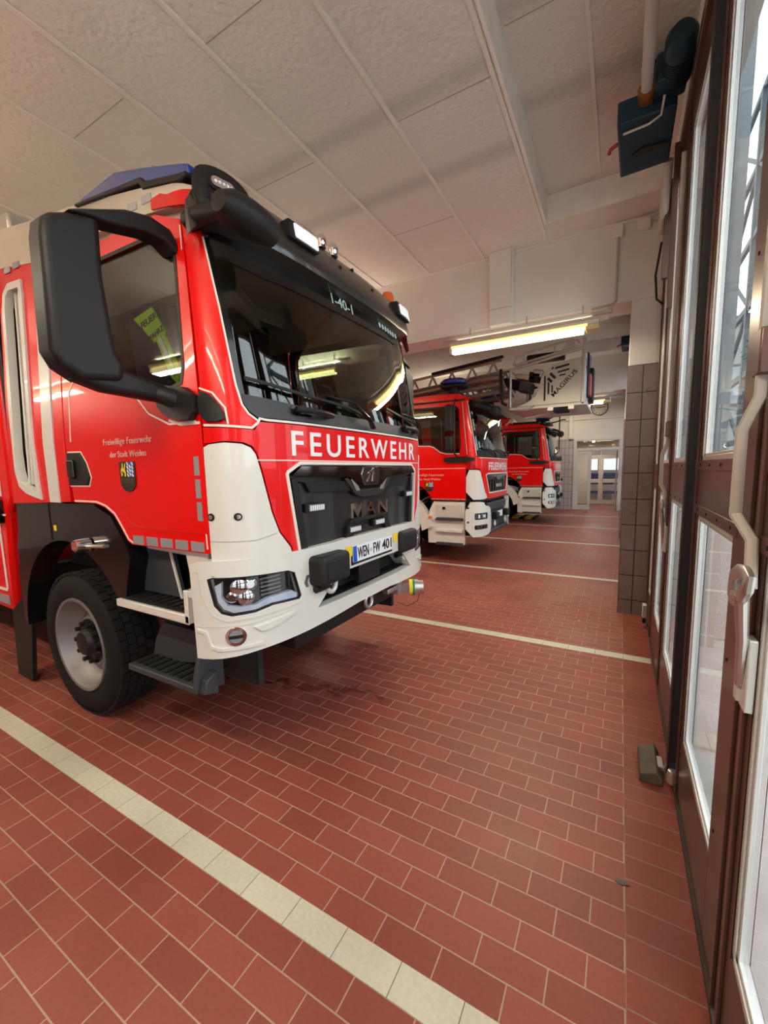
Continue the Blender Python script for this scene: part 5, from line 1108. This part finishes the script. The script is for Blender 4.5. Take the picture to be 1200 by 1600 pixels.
    for s0 in (-.95, -.2, .5):
        ribbon(CAB, [(s0, 2.14), (s0+.55, 2.10)], .016, BLK, root, 'wiper_blade', off=.03, th=.012)
        MB().tube([CAB.at(s0+.6, 2.02, .03), CAB.at(s0+.45, 2.10, .05), CAB.at(s0+.2, 2.13, .045)], [.02, .014, .01], 8).build('wiper_arm', BLK, root)
    nose = [(-1.02, 1.975), (-1.02, 1.76), (-.965, 1.70), (-.92, 1.52), (-.80, 1.29), (-.755, 1.20), (.755, 1.20), (.80, 1.29), (.92, 1.52), (.965, 1.70), (1.02, 1.76), (1.02, 1.975)]
    gi = [(-.80, 1.645), (-.72, 1.675), (.72, 1.675), (.80, 1.645), (.64, 1.31), (-.64, 1.31)]
    nz = panel(CAB, [nose, gi], RED, root, 'nose_panel', off=.002)
    for mi in (False, True):
        panel(CAB, [(-1.03, 1.97), (-1.03, 1.765), (-1.272, 1.765), (-1.272, 1.87), (-1.08, 1.875), (-1.08, 1.97)], RED, nz, 'nose_corner', mirror=mi)
    ribbon(CAB, gi, .022, PIN, nz, 'grille_surround', off=.008, closed=True, th=.02)
    ribbon(CAB, [(-1.02, 1.965), (1.02, 1.965)], .012, PIN, nz, 'contour_line', off=.004)
    skin_text(CAB, 'FEUERWEHR', -.68, .66, 1.735, 1.885, LET, nz, spacing=1.1, off=.006, bold=.02)
    g = panel(CAB, gi, MATS['grille_black'], root, 'grille', off=-.03, th=.02, bevel=0)
    panel(CAB, [(-.74, 1.63), (-.16, 1.60), (-.08, 1.545), (.08, 1.545), (.16, 1.60), (.74, 1.63), (.70, 1.66), (-.70, 1.66)], mat('dull_chrome', (.35, .35, .36), .2, metal=.9), g, 'upper_bar', off=-.005, th=.02)
    for i in range(7):
        a = -.56+.16*i; panel(CAB, [(a, 1.33), (a+.06, 1.33), (a+.06, 1.54), (a, 1.56)], BLKG, g, 'grille_rib', off=-.01, th=.02)
    for t_, a, b in (('M', -.20, -.07), ('A', -.06, .08), ('N', .09, .20)): skin_text(CAB, t_, a, b, 1.40, 1.48, CHROME, g, name='chrome_letter', off=.0, th=.02, bold=.03)
    MB().box(-.30, -.02, -.66, .66, .95, 1.12).box(-.36, -.06, -.75, .75, .55, .95).box(-.28, .02, -.70, .70, .53, .60).build('bumper_centre', GREY, root, bevel=.02)
    PL = Flat((.03, 0, 0), (0, 1, 0), (1, 0, 0))
    p = panel(PL, [(-.20, .80), (.20, .80), (.20, .92), (-.20, .92)], MATS['plate_white'], root, 'number_plate', off=.0, th=.01)
    for yc in (-.35, .45):
        MB().box(-.02, .10, yc-.10, yc+.10, .78, .92).build('rubber_cover', BLK, root, bevel=.03, seg=3)
        MB().tube([(.02, yc+.04*math.cos(a*math.pi/8), .70+.05*math.sin(a*math.pi/8)) for a in range(17)], .014, 8).build('shackle', MATS['white_shackle'], root)
    # sun visor
    prof = [(-.02, 2.89), (.14, 2.86), (.16, 2.90), (.06, 3.0), (-.04, 3.03), (-.10, 2.95)]
    mb = MB(); rings = []
    for i in range(41):
        s = -1.08+2.16*i/40; rings.append([mb.bm.verts.new(CAB.at(s, z, o)) for o, z in prof])
    for A, B in zip(rings, rings[1:]):
        for i in range(len(prof)): j = (i+1) % len(prof); mb.bm.faces.new([A[i], A[j], B[j], B[i]])
    mb.bm.faces.new(rings[0]); mb.bm.faces.new(rings[-1][::-1])
    mb.build('sun_visor', BLK, root, smooth=40)
    m_ = MB().lathe([(.0, -.16), (.08, -.14), (.10, .0), (.08, .13), (.0, .15)], 'y', (.12, -.70, 2.80), 24).build('front_mirror', BLK, root)
    MB().tube([(-.1, -.85, 2.95), (.05, -.85, 2.90), (.12, -.75, 2.86)], .03, 8).build('mirror_arm', BLK, m_)
    # superstructure
    bd = MB().box(-8.3, -2.96, -1.12, 1.12, .75, 3.02 if ladder else 3.25).build('body', RED, root, bevel=.03)
    for k in range(3):
        for sg in (-1, 1):
            y0 = sg*1.12; MB().box(-3.25-1.65*k-1.5, -3.25-1.65*k, min(y0, y0+sg*.012), max(y0, y0+sg*.012), 1.25, 2.75).build('shutter', ALU, bd, bevel=.004)
    return root
e2 = old_engine((-2.16, 8.18, 0), 'fire engine with a turntable ladder and rescue cage over its cab, in the second bay', True)
e3 = old_engine((-1.80, 14.30, 0), 'smallest looking fire engine farthest from the camera, behind the ladder cage')
def beacon(root, x, y, z, sx_, sy_, sz_):
    m = MB().lathe([(.0, -.5), (.6, -.42), (.95, -.15), (1.0, .1), (.8, .42), (.4, .55), (.0, .6)], 'z', (0, 0, 0), 24)
    for v in m.bm.verts: v.co = Vector((x+v.co.x*sx_, y+v.co.y*sy_, z+v.co.z*sz_))
    b = m.build('blue_beacon', BLUE, root)
    MB().box(x-sx_*.8, x+sx_*.8, y-sy_*.8, y+sy_*.8, z-sz_*.7, z-sz_*.35).tube([(x, y, z-sz_*1.6), (x, y, z-sz_*.4)], sx_*.35, 10).build('beacon_base', BLK, b, bevel=.01)
beacon(e2, -.74, -.60, 3.42, .27, .20, .15)
beacon(e2, -.35, .60, 3.27, .22, .16, .12)
beacon(e3, -.45, -.45, 3.34, .24, .18, .12)
MB().box(-.60, -.25, -.35, .35, 3.15, 3.22).tube([(-.4, -.7, 3.2), (-.1, -.75, 3.34), (.1, -.6, 3.36)], .02, 8).tube([(-.4, .1, 3.2), (.1, -.1, 3.30), (.2, -.2, 3.28)], .02, 8).build('roof_fittings', BLK, e3, bevel=.01)
MB().box(-2.9, -1.4, -.9, .9, 3.15, 3.42).build('crew_roof', RED, e3, bevel=.08, seg=3)
MB().tube([(-1.55, -.85, 3.16), (-1.40, -.85, 3.30), (-1.30, -.85, 3.34)], .05, 8).build('roof_duct', WHITE, e3)
MB().box(-1.35, -.55, -.75, .75, 3.15, 3.24).build('roof_hatch', BLK, e3, bevel=.02)
# ladder and rescue cage (in local coordinates of the second engine)
LAD = mat('ladder_steel', (.34, .30, .27), .45, metal=.5)
ld = MB().box(-8.0, .12, -.05, .05, 3.34, 3.42).build('turntable_ladder', LAD, e2, bevel=.01)
def zr(x, z): return z+.085*(x-.2)      # ladder rises gently to the front
for yy, zt, zb, m_ in ((-.30, 3.80, 3.38, LAD), (.62, 3.80, 3.38, LAD), (-.16, 3.62, 3.26, LAD), (.48, 3.62, 3.26, LAD)):
    MB().tube([(-7.5, yy, zr(-7.5, zt)), (.1, yy, zr(.1, zt))], .028, 8).tube([(-7.5, yy, zr(-7.5, zb)), (.1, yy, zr(.1, zb))], .045, 8).build('side_rail', m_, ld)
    br = MB()
    for i in range(18):
        a = -7.4+.42*i
        br.tube([(a, yy, zr(a, zb)), (a+.21, yy, zr(a, zt))], .022, 6).tube([(a+.21, yy, zr(a, zt)), (a+.42, yy, zr(a, zb))], .022, 6)
    br.build('lattice_brace', m_, ld, smooth=30)['kind'] = 'stuff'
rn = MB()
for i in range(24): a = -7.3+.31*i; rn.tube([(a, -.30, zr(a, 3.40)), (a, .62, zr(a, 3.40))], .017, 6)
rn.build('rungs', LAD, ld)['kind'] = 'stuff'
MB().tube([(-1.3, -.36, 3.70), (.15, -.36, 3.84)], .03, 8).build('black_rod', BLK, ld)
MB().tube([(-2.5, -.36, 3.28), (-.2, -.36, 3.46), (.1, -.36, 3.46)], .06, 12).tube([(-.25, -.36, 3.455), (-.1, -.36, 3.46)], .075, 12).build('water_pipe', mat('rusty_pipe', (.30, .22, .19), .4, metal=.5), ld)
MB().tube([(.12, -.40, 3.6), (.14, -.42, 3.2), (.16, -.42, 2.98), (.24, -.40, 2.94)], .03, 10).build('black_hose', BLK, ld)
MB().tube([(-.62, .1, 3.44), (-.5, .1, 3.50), (-.38, .1, 3.45)], .05, 10).build('orange_line', AMBER, ld)
CG = mat('cage_panel', (.50, .49, .46), .35, metal=.35)
cx0, cx1, cy0, cy1, cz0, cz1 = .26, 1.60, -.30, 1.15, 2.90, 3.64
cage = MB().box(cx0, cx1, cy0, cy1, cz0-.06, cz0).build('rescue_cage', CG, e2, bevel=.01)
NP = Flat((0, cy0, 0), (1, 0, 0), (0, -1, 0))
def tz(x): return .115*(x-cx0)*.55
side = [(.70, cz0+.0), (1.50, cz0), (1.50, 3.66), (1.02, 3.60), (.84, 3.42), (.80, 3.25), (.74, 3.08), (.62, 2.98), (.40, cz0)]
panel(NP, side, CG, cage, 'side_panel', off=.0, th=.02, label='pale side panel with dark diagonal lettering')
panel(Flat((0, cy1, 0), (1, 0, 0), (0, -1, 0)), side, CG, cage, 'side_panel', off=.0, th=.02)
MB().box(1.50, 1.56, cy0, cy0+.10, cz0-.04, 3.98).box(1.50, 1.56, cy1-.1, cy1, cz0-.04, 3.98).box(1.54, 1.575, cy0+.1, cy1-.1, cz0, 3.4).build('front_post', CG, cage, bevel=.01)
MB().box(1.575, 1.60, cy0+.15, cy0+.40, 3.0, 3.75).build('front_marking_dark', NAVY, cage)
MB().box(1.60, 1.63, cy0+.32, cy0+.62, 3.05, 3.42).build('front_marking_red', mat('red_white_marking', (.65, .12, .10), .5), cage)
MB().box(1.56, 1.66, cy0+.6, cy0+.9, 2.96, 3.58).build('front_device', BLK, cage, bevel=.02)
rl = MB()
rl.tube([(cx0+.02, cy0, cz0), (cx0+.02, cy0, 3.58), (cx0+.10, cy0, 3.60), (1.50, cy0, 3.80)], .028, 8)
rl.tube([(cx0+.04, cy1, cz0), (cx0+.04, cy1, 3.58), (1.50, cy1, 3.80)], .024, 8).tube([(cx0+.02, cy0, 3.58), (cx0+.02, cy1, 3.58)], .024, 8)
rl.build('cage_rail', CG, cage)
ur = MB().tube([(.34, cy0, 3.66), (.40, cy0, 3.80), (.55, cy0, 3.85), (1.30, cy0, 3.96), (1.42, cy0, 3.94), (1.46, cy0, 3.88), (1.40, cy0, 3.83), (1.25, cy0, 3.80), (.34, cy0, 3.66)], .022, 8)
ur.tube([(.52, cy0, 3.84), (.52, cy0, 3.66)], .018, 6).tube([(1.05, cy0, 3.92), (1.05, cy0, 3.76)], .018, 6)
for q in range(4): ur.tube([(1.18+.02*q, cy0, 3.82+.035*q), (1.40-.01*q, cy0, 3.84+.03*q)], .014, 6)
ur.build('top_rail_loop', CG, cage)
MB().box(.55, 1.20, cy0+.06, cy0+.3, 3.70, 3.83).build('cushion', BLK, cage, bevel=.03)
for a, b, c, d, m_ in ((.34, .72, 3.40, 3.50, ALU), (.58, .80, 3.36, 3.52, BLK), (.40, .66, 3.18, 3.36, GREY), (.66, .84, 3.42, 3.56, ALU)):
    MB().box(a, b, cy0+.10, cy0+.35, c, d, rot=Matrix.Rotation(.25, 3, 'Y')).build('cage_fitting', m_, cage, bevel=.02)
MB().box(.62, .66, cy0-.03, cy0+.02, 3.02, 3.16).tube([(.62, cy0, 3.0), (.66, cy0, 3.2), (.74, cy0+.1, 3.24)], .02, 6).build('latch', BLK, cage)
# dark logo bars and diagonal maker's lettering
for l in ([(1.06, 3.50), (1.30, 3.54), (1.30, 3.575), (1.08, 3.54)], [(1.10, 3.43), (1.30, 3.46), (1.30, 3.49), (1.12, 3.46)], [(1.13, 3.37), (1.24, 3.385), (1.24, 3.41), (1.15, 3.40)],
          [(.88, 2.97), (.91, 2.97), (.91, 3.40), (.88, 3.42)], [(.945, 3.08), (.975, 3.08), (.975, 3.28), (.945, 3.30)], [(1.01, 3.10), (1.035, 3.10), (1.035, 3.22), (1.01, 3.24)],
          [(.93, 3.34), (1.00, 3.27), (1.03, 3.30), (.96, 3.38)], [(.97, 3.42), (1.06, 3.33), (1.09, 3.36), (1.00, 3.46)], [(1.02, 3.50), (1.05, 3.53), (1.03, 3.55), (1.0, 3.52)]):
    panel(NP, l, DARK, cage, 'logo_bar', off=.004, th=.003, bevel=0)
skin_text(NP, 'MAGIRUS', .94, 1.50, 3.205, 3.285, DARK, cage, off=.006, rot=.80, bold=.01)
MB().box(.94, 1.40, cy0+.0, cy0+.5, 2.78, 2.86).build('underfloor_box', mat('bare_metal', (.35, .32, .33), .3, metal=.8), cage, bevel=.01)
MB().box(1.05, 1.30, cy0-.02, cy0+.3, 2.76, 2.84).build('underfloor_lamp', DARK, cage, bevel=.01)
MB().tube([(.42, cy0, 2.84), (.62, cy0, 2.84), (.72, cy0, 2.90)], .018, 8).tube([(.5, cy0+.2, 2.7), (.9, cy0+.2, 2.76)], .02, 8).build('under_rail', CG, cage)
MB().tube([(.1, .0, 3.45), (.3, .0, 3.4), (.5, .1, 3.3)], .07, 10).tube([(.1, .35, 3.45), (.5, .35, 3.3)], .07, 10).build('cage_mount', BLK, cage)
